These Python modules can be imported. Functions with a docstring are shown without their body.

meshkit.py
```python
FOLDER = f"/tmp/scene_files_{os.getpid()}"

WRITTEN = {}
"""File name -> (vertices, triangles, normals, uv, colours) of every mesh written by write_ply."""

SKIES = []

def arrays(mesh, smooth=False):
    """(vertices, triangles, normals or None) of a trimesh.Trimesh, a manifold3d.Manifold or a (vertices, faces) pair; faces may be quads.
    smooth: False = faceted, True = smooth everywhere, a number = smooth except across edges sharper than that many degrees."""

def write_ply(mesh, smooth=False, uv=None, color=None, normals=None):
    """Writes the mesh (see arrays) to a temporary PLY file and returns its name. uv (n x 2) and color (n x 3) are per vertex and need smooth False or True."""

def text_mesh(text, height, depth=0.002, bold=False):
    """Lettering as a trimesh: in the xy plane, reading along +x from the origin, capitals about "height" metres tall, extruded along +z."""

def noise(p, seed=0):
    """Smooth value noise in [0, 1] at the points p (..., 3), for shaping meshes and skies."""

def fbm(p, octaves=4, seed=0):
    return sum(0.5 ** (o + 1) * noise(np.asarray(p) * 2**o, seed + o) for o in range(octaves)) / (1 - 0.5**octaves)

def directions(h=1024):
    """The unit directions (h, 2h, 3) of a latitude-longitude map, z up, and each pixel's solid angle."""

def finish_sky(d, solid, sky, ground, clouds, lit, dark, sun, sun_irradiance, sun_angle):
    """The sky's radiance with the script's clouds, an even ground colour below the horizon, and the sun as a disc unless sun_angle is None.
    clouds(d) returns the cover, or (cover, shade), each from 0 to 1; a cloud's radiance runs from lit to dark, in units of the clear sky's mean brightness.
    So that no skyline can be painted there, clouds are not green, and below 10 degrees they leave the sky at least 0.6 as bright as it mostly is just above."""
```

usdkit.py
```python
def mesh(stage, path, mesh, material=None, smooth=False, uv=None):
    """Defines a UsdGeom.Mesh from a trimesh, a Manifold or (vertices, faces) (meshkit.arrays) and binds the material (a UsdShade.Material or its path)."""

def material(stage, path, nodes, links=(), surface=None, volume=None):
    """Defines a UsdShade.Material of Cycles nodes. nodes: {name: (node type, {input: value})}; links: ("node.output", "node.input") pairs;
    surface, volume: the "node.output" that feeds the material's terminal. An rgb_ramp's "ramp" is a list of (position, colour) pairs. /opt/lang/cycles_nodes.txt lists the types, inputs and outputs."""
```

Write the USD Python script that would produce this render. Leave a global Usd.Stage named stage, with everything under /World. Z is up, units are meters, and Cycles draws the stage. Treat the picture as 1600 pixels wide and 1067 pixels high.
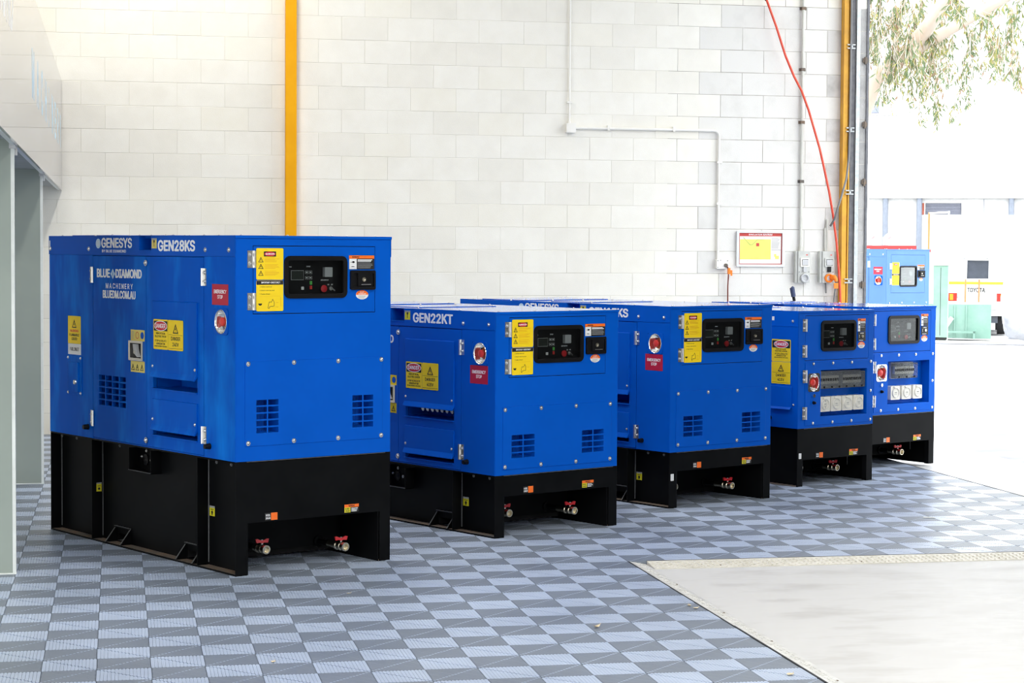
import math, random, numpy as np, trimesh, usdkit, meshkit
import manifold3d as m3
from shapely.geometry import box as sbox, Point, Polygon, LineString
from shapely.ops import unary_union
from shapely import affinity
from pxr import Usd, UsdGeom, UsdLux, UsdShade, Gf, Sdf, Vt

stage = Usd.Stage.CreateInMemory()
UsdGeom.SetStageUpAxis(stage, 'Z'); UsdGeom.SetStageMetersPerUnit(stage, 1.0)
UsdGeom.Xform.Define(stage, '/World'); UsdGeom.Scope.Define(stage, '/World/Looks')
rnd = random.Random(7)

# ------------------------------------------------------------------ camera
cam = UsdGeom.Camera.Define(stage, '/World/camera')
RT = np.array([[0.98102627, -0.19377888, 0.00609913], [-0.00288445, -0.04604404, -0.99893525], [0.19385338, 0.97996413, -0.04572936]])
M = np.eye(4); M[0, :3] = RT[0]; M[1, :3] = -RT[1]; M[2, :3] = -RT[2]; M[3, :3] = (0.07716, -8.91457, 1.56467)
cam.AddTransformOp().Set(Gf.Matrix4d(M.tolist()))
cam.CreateHorizontalApertureAttr(36.0); cam.CreateVerticalApertureAttr(36.0 * 1067 / 1600)
cam.CreateFocalLengthAttr(3125.54 * 36 / 1600)
cam.CreateClippingRangeAttr(Gf.Vec2f(0.1, 1000))
cam.CreateExposureAttr(-1.42)

# ------------------------------------------------------------------ sky, sun, workshop lamps and added fill lamps
dome = UsdLux.DomeLight.Define(stage, '/World/sky_light')
dome.CreateIntensityAttr(3.6); dome.CreateColorAttr(Gf.Vec3f(0.93, 0.97, 1.0))
sun = UsdLux.DistantLight.Define(stage, '/World/sun')
sun.CreateIntensityAttr(36.0); sun.CreateAngleAttr(0.6); sun.CreateColorAttr(Gf.Vec3f(1.0, 0.96, 0.9))
_m = Gf.Matrix4d().SetLookAt(Gf.Vec3d(0.05, -0.62, 0.8), Gf.Vec3d(0, 0, 0), Gf.Vec3d(0, 0, 1)).GetInverse()
sun.AddTransformOp().Set(_m)
LAMPS = [(x, y) for y in (-8.5, -3.0, 2.5, 6.4) for x in (-3.2, 0.9, 4.6) if (x > 0 or y < 2) and (x, y) != (4.6, 6.4)] + [(-0.5, 4.6), (4.6, -5.8)] + [(-6.8, y) for y in (-15.0, -12.0, -9.0, -6.5)] + [(-4.0, -14.5), (-4.0, -11.5), (0.9, -12.5)]  # first grid follows the overhead light; lamps after it are added, unseen fill
for i, (lx, ly) in enumerate(LAMPS):
    L = UsdLux.RectLight.Define(stage, '/World/ceiling_or_fill_light' + (f'_{i:03d}' if i else ''))
    L.CreateWidthAttr(0.3); L.CreateHeightAttr(1.5); L.CreateIntensityAttr(260.0 if lx < -3.5 else 90.0 if lx > 4 and ly > 0 else 230.0 if lx > 4 else 140.0); L.CreateColorAttr(Gf.Vec3f(1.0, 0.97, 0.91))
    L.AddTranslateOp().Set(Gf.Vec3d(lx, ly, 5.72))
warm = UsdLux.SphereLight.Define(stage, '/World/display_lamp_light')
warm.CreateRadiusAttr(0.08); warm.CreateIntensityAttr(150.0); warm.CreateColorAttr(Gf.Vec3f(1.0, 0.78, 0.42)); warm.AddTranslateOp().Set(Gf.Vec3d(0.15, 7.6, 4.25))

# ------------------------------------------------------------------ materials
MATS = {}
def mat(name, rgb, rough=0.5, metal=0.0, var=0.08, scale=6.0, bump=0.0, bscale=60.0, stretch=(1, 1, 1), rgb2=None, lo=0.35, hi=0.7, bevel=0.0, rvar=0.0, coat=0.0, spec=0.5, obj=False):
    """principled surface whose colour wanders between two tones by noise"""
    if name in MATS: return MATS[name]
    c = np.array(rgb, float); c2 = np.array(rgb2, float) if rgb2 is not None else np.clip(c * (1 + var) + 0.2 * var * 0.1, 0, 1)
    c1 = c if rgb2 is not None else c * (1 - var)
    n = {'g': ('texture_coordinate', {}) if obj else ('geometry', {}), 'mp': ('mapping', {'scale': stretch}),
         'n': ('noise_texture', {'scale': scale, 'detail': 4.0, 'roughness': 0.6}),
         'r': ('rgb_ramp', {'ramp': [(lo, tuple(c1)), (hi, tuple(c2))]}),
         'p': ('principled_bsdf', {'roughness': rough, 'metallic': metal, 'coat_weight': coat, 'specular_ior_level': spec})}
    l = [('g.object' if obj else 'g.position', 'mp.vector'), ('mp.vector', 'n.vector'), ('n.fac', 'r.fac'), ('r.color', 'p.base_color')]
    if rvar:
        n['mr'] = ('map_range', {'from_min': 0.3, 'from_max': 0.7, 'to_min': rough - rvar, 'to_max': rough + rvar}); l += [('n.fac', 'mr.value'), ('mr.result', 'p.roughness')]
    if bevel:
        n['bv'] = ('bevel', {'radius': bevel, 'samples': 4})
        if not bump: l += [('bv.bevel', 'p.normal')]
    if bump:
        n['n2'] = ('noise_texture', {'scale': bscale, 'detail': 3.0}); n['b'] = ('bump', {'strength': bump, 'distance': 0.004})
        l += [('mp.vector', 'n2.vector'), ('n2.fac', 'b.height'), ('b.normal', 'p.normal')]
        if bevel: l += [('bv.bevel', 'b.normal')]
    MATS[name] = usdkit.material(stage, '/World/Looks/' + name, n, l, surface='p.BSDF')
    return MATS[name]

BLUE = (0.0004, 0.097, 0.55)
mat('blue_paint', BLUE, 0.4, var=0.04, scale=3, spec=0.08, bevel=0.003, bump=0.03, bscale=500)
mat('blue_paint_wiped', BLUE, 0.32, spec=0.04, rgb2=(0.003, 0.20, 0.76), scale=2.6, stretch=(1.6, 1.6, 0.45), lo=0.47, hi=0.68, bevel=0.003, rvar=0.05)
mat('roof_paint', BLUE, 0.09, var=0.04, scale=3, spec=0.6)
mat('inner_blue', (0.003, 0.08, 0.42), 0.5)
mat('black_steel', (0.003, 0.0034, 0.004), 0.45, var=0.1, spec=0.08, bump=0.05, bscale=400, bevel=0.003)
mat('black_plastic', (0.006, 0.006, 0.007), 0.35, var=0.1, spec=0.2)
mat('rusty_edge', (0.12, 0.11, 0.098), 0.7, rgb2=(0.21, 0.14, 0.09), scale=9)
mat('dark_hole', (0.002, 0.002, 0.003), 0.8)
mat('zinc', (0.78, 0.77, 0.74), 0.3, metal=1.0, var=0.05)
mat('weld', (0.10, 0.105, 0.11), 0.45, var=0.2, scale=80)
mat('brass_nickel', (0.72, 0.66, 0.52), 0.22, metal=1.0)
mat('red_handle', (0.62, 0.012, 0.02), 0.35)
mat('red_button', (0.75, 0.05, 0.04), 0.35)
mat('amber_cup', (0.55, 0.13, 0.02), 0.3)
mat('sticker_yellow', (0.97, 0.69, 0.008), 0.45, var=0.03)
mat('sticker_pale', (0.80, 0.66, 0.16), 0.45, var=0.03)
mat('sticker_lime', (0.72, 0.66, 0.02), 0.45, var=0.03)
mat('sticker_red', (0.50, 0.012, 0.045), 0.4, var=0.03)
mat('sticker_orange', (0.95, 0.17, 0.015), 0.45, var=0.03)
mat('sticker_white', (0.82, 0.83, 0.83), 0.45, var=0.02)
mat('print_black', (0.012, 0.012, 0.012), 0.5)
mat('print_white', (0.93, 0.94, 0.95), 0.5, var=0.02)
mat('print_red', (0.62, 0.01, 0.03), 0.5)
mat('print_orange', (0.78, 0.42, 0.01), 0.5)
mat('print_grey', (0.35, 0.36, 0.36), 0.5)
mat('logo_pale_blue', (0.55, 0.74, 0.9), 0.5, var=0.02)
mat('screen', (0.03, 0.036, 0.03), 0.25)
mat('green_button', (0.12, 0.6, 0.1), 0.4)
mat('socket_white', (0.78, 0.76, 0.68), 0.35, var=0.02)
mat('grey_plastic', (0.48, 0.49, 0.50), 0.35, var=0.04)
MATS['pane'] = usdkit.material(stage, '/World/Looks/pane', {'f': ('fresnel', {'IOR': 1.26}), 't': ('transparent_bsdf', {'color': (0.80, 0.82, 0.82)}), 'g': ('glossy_bsdf', {'roughness': 0.02, 'color': (1, 1, 1)}), 'x': ('mix_closure', {})}, [('f.fac', 'x.fac'), ('t.BSDF', 'x.closure1'), ('g.BSDF', 'x.closure2')], surface='x.closure')
MATS['clear_plastic'] = usdkit.material(stage, '/World/Looks/clear_plastic', {'f': ('fresnel', {'IOR': 1.5}), 't': ('transparent_bsdf', {'color': (0.86, 0.88, 0.9)}), 'g': ('principled_bsdf', {'base_color': (0.6, 0.62, 0.64), 'roughness': 0.12}), 'a': ('math', {'math_type': 'add', 'value2': 0.02, 'use_clamp': True}), 'x': ('mix_closure', {})}, [('f.fac', 'a.value1'), ('a.value', 'x.fac'), ('t.BSDF', 'x.closure1'), ('g.BSDF', 'x.closure2')], surface='x.closure')
# chrome of the emergency-stop cups
mat('chrome', (0.88, 0.87, 0.85), 0.1, metal=1.0, var=0.02)

# ------------------------------------------------------------------ scene helpers
used = {}
def numbered(path):
    n = used.get(path, 0); used[path] = n + 1
    return path if n == 0 else f'{path}_{n:03d}'
def setd(prim, label=None, category=None, group=None, kind=None):
    for k, v in (('label', label), ('category', category), ('group', group), ('kind', kind)):
        if v: prim.SetCustomDataByKey(k, v)
def thing(name, label, category, loc=(0, 0, 0), rz=0.0, group=None, kind=None):
    x = UsdGeom.Xform.Define(stage, numbered('/World/' + name))
    x.AddTranslateOp().Set(Gf.Vec3d(*map(float, loc))); x.AddRotateZOp().Set(float(rz))
    setd(x.GetPrim(), label, category, group, kind)
    return x.GetPrim()
def obj(name, mesh, material, parent=None, smooth=False, label=None, kind=None, category=None, group=None):
    path = numbered((str(parent.GetPath()) if parent else '/World') + '/' + name)
    if isinstance(mesh, trimesh.Trimesh) and mesh.volume < -1e-12: mesh = trimesh.Trimesh(mesh.vertices, mesh.faces[:, ::-1], process=False)
    m = usdkit.mesh(stage, path, mesh, MATS[material] if isinstance(material, str) else material, smooth=smooth)
    setd(m.GetPrim(), label, category, group, kind)
    return m.GetPrim()
cat = trimesh.util.concatenate
def box(x0, x1, y0, y1, z0, z1):
    m = trimesh.creation.box((abs(x1 - x0), abs(y1 - y0), abs(z1 - z0))); m.apply_translation(((x0 + x1) / 2, (y0 + y1) / 2, (z0 + z1) / 2)); return m
def mbox(x0, x1, y0, y1, z0, z1):
    return m3.Manifold.cube((x1 - x0, y1 - y0, z1 - z0)).translate((x0, y0, z0))
def tm(man):
    a = man.to_mesh(); return trimesh.Trimesh(a.vert_properties[:, :3], a.tri_verts, process=False)
def tube(pts, r, seg=8):
    """a round bar swept along a polyline"""
    p = np.array(pts, float); out = []; prev = None
    T = np.gradient(p, axis=0); T /= np.linalg.norm(T, axis=1, keepdims=True)
    u = np.cross(T[0], [0, 0, 1.0]); u = u if np.linalg.norm(u) > 1e-3 else np.array([1.0, 0, 0])
    rings = []
    rr = np.broadcast_to(r, len(p))
    for i in range(len(p)):
        u = u - T[i] * (u @ T[i]); u /= np.linalg.norm(u); v = np.cross(T[i], u)
        a = np.linspace(0, 2 * np.pi, seg, endpoint=False)
        rings.append(p[i] + rr[i] * (np.outer(np.cos(a), u) + np.outer(np.sin(a), v)))
    V = np.vstack(rings + [p[:1], p[-1:]]); F = []
    for i in range(len(p) - 1):
        for k in range(seg):
            a, b = i * seg + k, i * seg + (k + 1) % seg
            F += [(a, b, b + seg), (a, b + seg, a + seg)]
    n = len(p) * seg
    for k in range(seg):
        F += [(n, (k + 1) % seg, k), (n + 1, (len(p) - 1) * seg + k, (len(p) - 1) * seg + (k + 1) % seg)]
    return trimesh.Trimesh(V, F, process=False)
def lathe(profile, seg=12):
    return trimesh.creation.revolve(np.array(profile, float), sections=seg)

class Face:
    """a flat face with its own coordinates: a along it, z up, n outwards; rd: which way along a its lettering reads"""
    def __init__(s, O, A, N, rd=1, Z=(0, 0, 1)):
        s.O, s.A, s.N, s.Z, s.rd = np.array(O, float), np.array(A, float), np.array(N, float), np.array(Z, float), rd
    def put(s, m, flip=False):
        """local (a, z, n) mesh to the face"""
        m = m.copy(); T = np.eye(4); T[:3, 0] = s.A; T[:3, 1] = s.Z; T[:3, 2] = s.N; T[:3, 3] = s.O
        v = m.vertices @ T[:3, :3].T + T[:3, 3]; f = m.faces
        if np.linalg.det(T[:3, :3]) < 0: f = f[:, ::-1]
        return trimesh.Trimesh(v, f, process=False)
    def box(s, a0, a1, z0, z1, n0, n1):
        return s.put(box(min(a0, a1), max(a0, a1), min(z0, z1), max(z0, z1), min(n0, n1), max(n0, n1)))
    def poly(s, p, n0, n1):
        g = [q for q in getattr(p, 'geoms', [p])]
        ms = []
        for q in g:
            e = trimesh.creation.extrude_polygon(q, n1 - n0, engine='earcut'); e.apply_translation((0, 0, n0)); ms.append(e)
        return s.put(cat(ms))
    def rr(s, a0, a1, z0, z1, n0, n1, r=0.004, hole=None):
        a0, a1, z0, z1 = min(a0, a1), max(a0, a1), min(z0, z1), max(z0, z1)
        p = sbox(a0 + r, z0 + r, a1 - r, z1 - r).buffer(r, quad_segs=4)
        if hole is not None: p = p.difference(hole)
        return s.poly(p, n0, n1)
    def disc(s, a, z, r, n0, n1, seg=16, ry=None):
        p = Point(0, 0).buffer(1, quad_segs=seg // 4); p = affinity.translate(affinity.scale(p, r, ry or r), a, z)
        return s.poly(p, n0, n1)
    def turned(s, a, z, n, profile, seg=12):
        m = lathe(profile, seg); m.apply_translation((a, z, n)); return s.put(m)
    def text(s, t, a, z, h, n=0.0, w=None, center=False, bold=True, depth=0.0006, track=0.0, fat=0.0):
        """lettering whose left end (as read) or centre stands at a, baseline z, capitals h tall, squeezed to w wide"""
        key = (t, bold)
        if key not in TEXTS: TEXTS[key] = meshkit.text_mesh(t, 1.0, 1.0, bold)
        if track:
            ms, x = [], 0.0
            for ch in t:
                if ch == ' ': x += 0.35 + track; continue
                if (ch, bold) not in TEXTS: TEXTS[(ch, bold)] = meshkit.text_mesh(ch, 1.0, 1.0, bold)
                c = TEXTS[(ch, bold)].copy(); c.apply_translation((x - c.bounds[0, 0], 0, 0)); x += np.ptp(c.bounds[:, 0]) + track; ms.append(c)
            m = cat(ms)
        else: m = TEXTS[key].copy()
        x0, x1 = m.bounds[0, 0], m.bounds[1, 0]; sx = (w / (x1 - x0)) if w else h
        v = m.vertices.copy(); v[:, 0] = (v[:, 0] - x0) * sx; v[:, 1] *= h; v[:, 2] = n + v[:, 2] * depth
        W = (x1 - x0) * sx
        if center: v[:, 0] -= W / 2
        v[:, 0] = a + s.rd * v[:, 0]; v[:, 1] += z
        f = m.faces if s.rd > 0 else m.faces[:, ::-1]
        one = s.put(trimesh.Trimesh(v, f, process=False))
        return one if not fat else cat([one] + [one.copy().apply_translation(s.A * d + s.N * 0.0001 * q + s.Z * e) for q, (d, e) in enumerate(((-fat, 0), (fat, 0), (0, fat * .5), (0, -fat * .5)), 1)])
TEXTS = {}
def lines(face, a, z, w, n_lines, pitch, th, n, ragged=0.3, r=None):
    r = r or rnd; ms = []
    for k in range(n_lines):
        ww = w * (1 - ragged * r.random()); ms.append(face.box(a, a + face.rd * ww, z - k * pitch - th, z - k * pitch, n, n + 0.0006))
    return cat(ms)
def triangle_sign(face, a, z, s, n):
    t = Polygon([(a - s / 2, z), (a + s / 2, z), (a, z + s * 0.87)])
    ring = t.difference(t.buffer(-s * 0.09))
    bolt = Polygon([(a + .04 * s, z + .62 * s), (a - .11 * s, z + .33 * s), (a, z + .36 * s), (a - .05 * s, z + .13 * s), (a + .12 * s, z + .43 * s), (a + .01 * s, z + .4 * s)])
    return face.poly(unary_union([ring, bolt]), n, n + 0.0006)
BOLT = [(0, 0.0095), (0.004, 0.009), (0.0072, 0.0062), (0.0082, 0.0032), (0.0118, 0.003), (0.0122, 0.0), (0, 0)][::-1]
def bolt(face, a, z, n=0.0, s=1.0, seg=10):
    return face.turned(a, z, n, [(x * s, y * s) for x, y in BOLT], seg)

# ------------------------------------------------------------------ the setting: floor of clip-together tiles, slab, walls, roof
mat('concrete', (0.43, 0.42, 0.405), 0.5, rgb2=(0.57, 0.57, 0.57), scale=2.2, stretch=(.9, 1.8, 1), lo=0.26, hi=0.52, bump=0.12, bscale=40, rvar=0.08)
mat('outer_concrete', (0.25, 0.255, 0.265), 0.7, rgb2=(0.36, 0.355, 0.35), scale=0.9, stretch=(1, 1.6, 1), lo=.3, hi=.55)
def tile_mat(name, c, r):
    mat(name, c, r, rgb2=tuple(np.array(c) * 1.25), scale=0.9, lo=0.35, hi=0.7, bump=0.04, bscale=150, rvar=0.06, spec=0.5)
tile_mat('tile_lit', (0.40, 0.47, 0.60), 0.36); tile_mat('tile_shaded', (0.165, 0.195, 0.242), 0.42)  # one grey tile in two tones; rib reflections put into the colour
mat('tile_gap', (0.02, 0.022, 0.026), 0.7)
T = 0.2
NR = 15
def rib(c, s0, s1, rw, kind):
    """one bar of the grid, its ends tapering"""
    e = min(0.006, (s1 - s0) * .3); w, v = rw / 2, rw * .22
    p = [(c - v, s0), (c + v, s0), (c + w, s0 + e), (c + w, s1 - e), (c + v, s1), (c - v, s1), (c - w, s1 - e), (c - w, s0 + e)]
    V = [(x, y, 0.0) for x, y in p] + [(x, y, -0.006) for x, y in p]
    F = [(0, i, i + 1) for i in range(1, 7)] + [t for i in range(8) for t in ((i, i + 8, (i + 1) % 8 + 8), (i, (i + 1) % 8 + 8, (i + 1) % 8))]
    V = np.array(V)
    if kind == 0: V = V[:, [1, 0, 2]]; F = [f[::-1] for f in F]
    return trimesh.Trimesh(V, np.array(F), process=False)
def tile_mesh(kind, notch=True):
    """one ribbed square of the matting, 200 mm: ribs run in y (kind 1) or x (kind 0), cut through along the diagonal"""
    pitch = T / NR; rw = pitch * 0.93; ms = [box(0.001, T - 0.001, 0.001, T - 0.001, -0.018, -0.0045)]
    for k in range(NR):
        c = (k + 0.5) * pitch
        d = T - c if kind == 1 else c       # the diagonal: kind 1 falls from upper left to lower right, kind 0 rises
        segs = [(0.001, d - 0.003), (d + 0.003, T - 0.001)] if notch and kind == 1 else [(0.001, T - 0.001)]
        for s0, s1 in segs:
            if s1 - s0 > 0.006: ms.append(rib(c, s0, s1, rw, kind))
    return cat(ms)
TM = {(k, q): tile_mesh(k, q) for k in (0, 1) for q in (True, False)}
floor = thing('floor', 'workshop floor of grey ribbed tiles, rib reflections painted pale and dark, on concrete', None, kind='structure')
obj('concrete_slab', box(-9.0, 6.79, -18.0, 8.37, -0.2, -0.018), 'concrete', floor)
CAMP = np.array([0.077, -8.915, 1.565])
def pix(P):
    q = (np.array(P) - CAMP) @ RT.T; return 800 + 3125.5 * q[0] / q[2], 533.5 + 3125.5 * q[1] / q[2], q[2]
cells = []
for i in range(-12, 29):
    for j in range(-42, 24):
        x0, y0 = i * T, -(j + 1) * T
        if x0 >= 2.78 - 1e-6 and y0 + T <= 0.66 + 1e-6 or (x0 >= 2.6 - 1e-6 and y0 + T <= 0.8 + 1e-6): continue
        if y0 + T > 8.37 or y0 < -4.6: continue
        px, py, dz = pix((x0 + T / 2, y0 + T / 2, 0))
        if not (-500 < px < 2500 and 560 < py < 1450): continue
        inside = 0 <= px <= 1600 and py <= 1067
        hid = (80 < px < 600 and py < 690 + 0.16 * (px - 60)) or (620 < px < 950 and py < 770) or (980 < px < 1190 and py < 740)
        cells.append((1e6 / dz ** 3 * inside * (not hid), i, j, x0, y0))
cells.sort(reverse=True)
rest = {0: [], 1: []}; web = []
for k, (sc, i, j, x0, y0) in enumerate(cells):
    kind = (i + j) % 2
    m = TM[(kind, y0 < 4.2)].copy(); m.apply_translation((x0, y0, 0))
    if kind == 0 and y0 < 6:
        for q in range(NR):
            c = (q + .5) * T / NR; web.append(box(x0 + c - .0042, x0 + c + .0042, y0 + c - .003, y0 + c + .003, -.002, .0006))
    if k < 300: obj('tile', m, 'tile_lit' if kind else 'tile_shaded', floor)
    else: rest[kind].append(m)
obj('lit_tile_field', cat(rest[1]), 'tile_lit', floor, kind='stuff'); obj('shaded_tile_field', cat(rest[0]), 'tile_shaded', floor, kind='stuff')
obj('tile_web_glint', cat(web), 'tile_lit', floor, kind='stuff')  # pale pads painting bright reflections along the diagonal web
obj('mat_edge', box(5.8, 5.808, .8, 8.36, -.018, .001), 'tile_gap', floor)
obj('underlay', box(-2.6, 2.6, -4.6, 8.36, -0.018, -0.0165), 'tile_gap', floor)

# ramped edging of the matting around the bare concrete bay
mat('edging_beige', (0.55, 0.53, 0.46), 0.45, rgb2=(0.68, 0.66, 0.60), scale=14)
mat('edging_grey', (0.50, 0.50, 0.48), 0.42, rgb2=(0.66, 0.66, 0.64), scale=14)
def ramp(L, w, ln=1):
    """along x from 0 to L, falling from z 0 at y=0 to the slab at y=-w, with raised lozenges"""
    p = Polygon([(0, 0), (-0.012, -0.002), (-w, -0.015), (-w, -0.018), (0, -0.018)])
    m = trimesh.creation.extrude_polygon(p, L, engine='earcut')       # (y, z, x)
    v = m.vertices; m = trimesh.Trimesh(np.stack([v[:, 2], v[:, 0], v[:, 1]], 1), m.faces, process=False)
    return m
def lozenges(L, w):
    base = trimesh.creation.icosphere(1, 1.0); base.apply_scale((0.013, 0.0042, 0.003)); ms = []
    n = int(L / 0.03); rows = int((w - 0.02) / 0.022)
    for a in range(n):
        for b in range(rows):
            c = base.copy(); c.apply_transform(trimesh.transformations.rotation_matrix(math.radians(45 if (a + b) % 2 else -45), (0, 0, 1)))
            y = -0.02 - (b + 0.3) * 0.022; c.apply_translation(((a + 0.6) * 0.03, y, -0.002 + 0.013 * (y + 0.012) / (w - 0.012))); ms.append(c)
    return cat(ms)
def edging(name, label, x, y, rz, L, w, m, lift=0.0):
    t = thing(name, label, None, (x, y, lift), rz, kind='structure')
    obj('ramp', ramp(L, w), m, t); obj('lozenge', lozenges(L, w), m, t, smooth=True, kind='stuff')
    for a in np.arange(0.35, L, 0.75):
        obj('screw', Face((0, 0, 0), (1, 0, 0), (0, 0, 1), Z=(0, 1, 0)).turned(a, -w * 0.75, -0.012, [(0, 0.0), (0.006, 0.0), (0.005, 0.003), (0, 0.004)], 8), 'rusty_edge', t)
    obj('edge_strip', box(0, L, 0.0, 0.007, -0.018, 0.001), 'tile_gap', t)
edging('trim_1', 'beige chequered ramp edging along the far side of the bare concrete bay', 2.70, 0.80, 0, 3.10, 0.155, 'edging_beige')
edging('trim_2', 'long grey chequered ramp edging between tiles and concrete bay', 2.607, -0.95, 90, 1.75, 0.085, 'edging_grey')
edging('trim_3', 'nearest short length of grey chequered ramp edging in the foreground', 2.607, -4.6, 90, 3.64, 0.085, 'edging_grey', 0.002)

# block wall: every block a part, joints recessed
def block_mat(name, c, c2, b=0.18): mat(name, c, 0.62, rgb2=c2, scale=5, lo=0.3, hi=0.65, bump=b, bscale=130)
block_mat('block_cream', (0.80, 0.775, 0.69), (0.83, 0.81, 0.73)); block_mat('block_white', (0.80, 0.78, 0.71), (0.84, 0.825, 0.76)); block_mat('block_offwhite', (0.77, 0.75, 0.68), (0.81, 0.79, 0.72))
mat('block_worn_dimmed', (0.38, 0.37, 0.35), 0.7, rgb2=(0.62, 0.61, 0.59), scale=3.2, lo=.25, hi=.52, bump=.4, bscale=130); mat('block_dimmed', (0.65, 0.64, 0.605), 0.7, rgb2=(0.72, 0.71, 0.675), scale=4, lo=.25, hi=.5, bump=.25, bscale=130); block_mat('block_bare', (0.30, 0.295, 0.29), (0.44, 0.43, 0.42), 0.5)  # dirty blocks by the doorway, also darkened in colour to offset overexposure
mat('mortar', (0.64, 0.62, 0.55), 0.8, rgb2=(0.80, 0.78, 0.71), scale=1.4)
mat('mortar_dirty', (0.36, 0.34, 0.30), 0.8, rgb2=(0.64, 0.62, 0.57), scale=3)
WY = 8.37
wall = thing('wall_back', 'long wall of cream-painted concrete blocks behind the generators', None, kind='structure')
def block_mesh(x0, x1, z0, z1, d=0.0):
    g = 0.0017 if x0 < 3.0 else 0.0020 if x0 < 5.1 else 0.0028; c = 0.0013; x0, x1, z0, z1 = x0 + g, x1 - g, z0 + g, z1 - g; y0 = WY - d; y1 = WY + 0.06
    v = [(x0, y1, z0), (x1, y1, z0), (x1, y1, z1), (x0, y1, z1), (x0, y0 + c, z0), (x1, y0 + c, z0), (x1, y0 + c, z1), (x0, y0 + c, z1),
         (x0 + c, y0, z0 + c), (x1 - c, y0, z0 + c), (x1 - c, y0, z1 - c), (x0 + c, y0, z1 - c)]
    q = [(8, 9, 10, 11), (4, 5, 9, 8), (5, 6, 10, 9), (6, 7, 11, 10), (7, 4, 8, 11), (0, 1, 5, 4), (1, 2, 6, 5), (2, 3, 7, 6), (3, 0, 4, 7)]
    f = [t for a in q for t in ((a[0], a[1], a[2]), (a[0], a[2], a[3]))]
    return trimesh.Trimesh(np.array(v), f, process=False)
XE = 6.79
more = []
for k in range(0, 31):
    z0 = -0.037 + 0.2 * k; z1 = z0 + 0.2
    x = -9.0 + (0.385 if k % 2 else 0.185) - 0.4 + 0.2
    x = 0.385 - 0.4 * 24 if k % 2 else 0.185 - 0.4 * 23
    while x < XE - 0.02:
        x1 = min(x + 0.4, XE)
        if x1 - x < 0.08: break
        b = (x, x1, max(z0, -0.018), z1)
        seen = 5 <= k <= 18 and x1 > -0.98
        m = block_mesh(*b, d=rnd.uniform(-0.0008, 0.0012))
        if seen:
            if x > 6.6: mm = 'block_bare'
            elif x > 6.2: mm = 'block_worn_dimmed'
            elif x > 5.1: mm = 'block_dimmed'
            else: mm = rnd.choice(['block_cream', 'block_white', 'block_offwhite', 'block_white'])
            if x < 6.62 < x1:      # the pier end past the door track was never painted
                obj('block', block_mesh(x, 6.625, z0, z1), 'block_worn_dimmed', wall); obj('block', block_mesh(6.625, x1, z0, z1), 'block_bare', wall)
            else: obj('block', m, mm, wall)
        else: more.append(m)
        x = x1
obj('block_field', cat(more), 'block_cream', wall, kind='stuff')
obj('mortar_bed', box(-9.0, 4.9, WY + 0.0014, WY + 0.055, -0.018, 6.163), 'mortar', wall)
obj('mortar_bed', box(4.9, XE - 0.004, WY + 0.0014, WY + 0.055, -0.018, 6.163), 'mortar_dirty', wall)
obj('wall_core', box(-9.0, XE, WY + 0.055, WY + 0.19, -0.018, 6.163), 'block_bare', wall)
mat('plain_wall', (0.62, 0.61, 0.58), 0.7)
mat('infill_glare_dark', (0.045, 0.047, 0.05), 0.7)
mat('roof_sheet', (0.62, 0.62, 0.61), 0.6)
wl = thing('wall_left', 'plain pale side wall of the workshop with a second open doorway', None, kind='structure')
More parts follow.
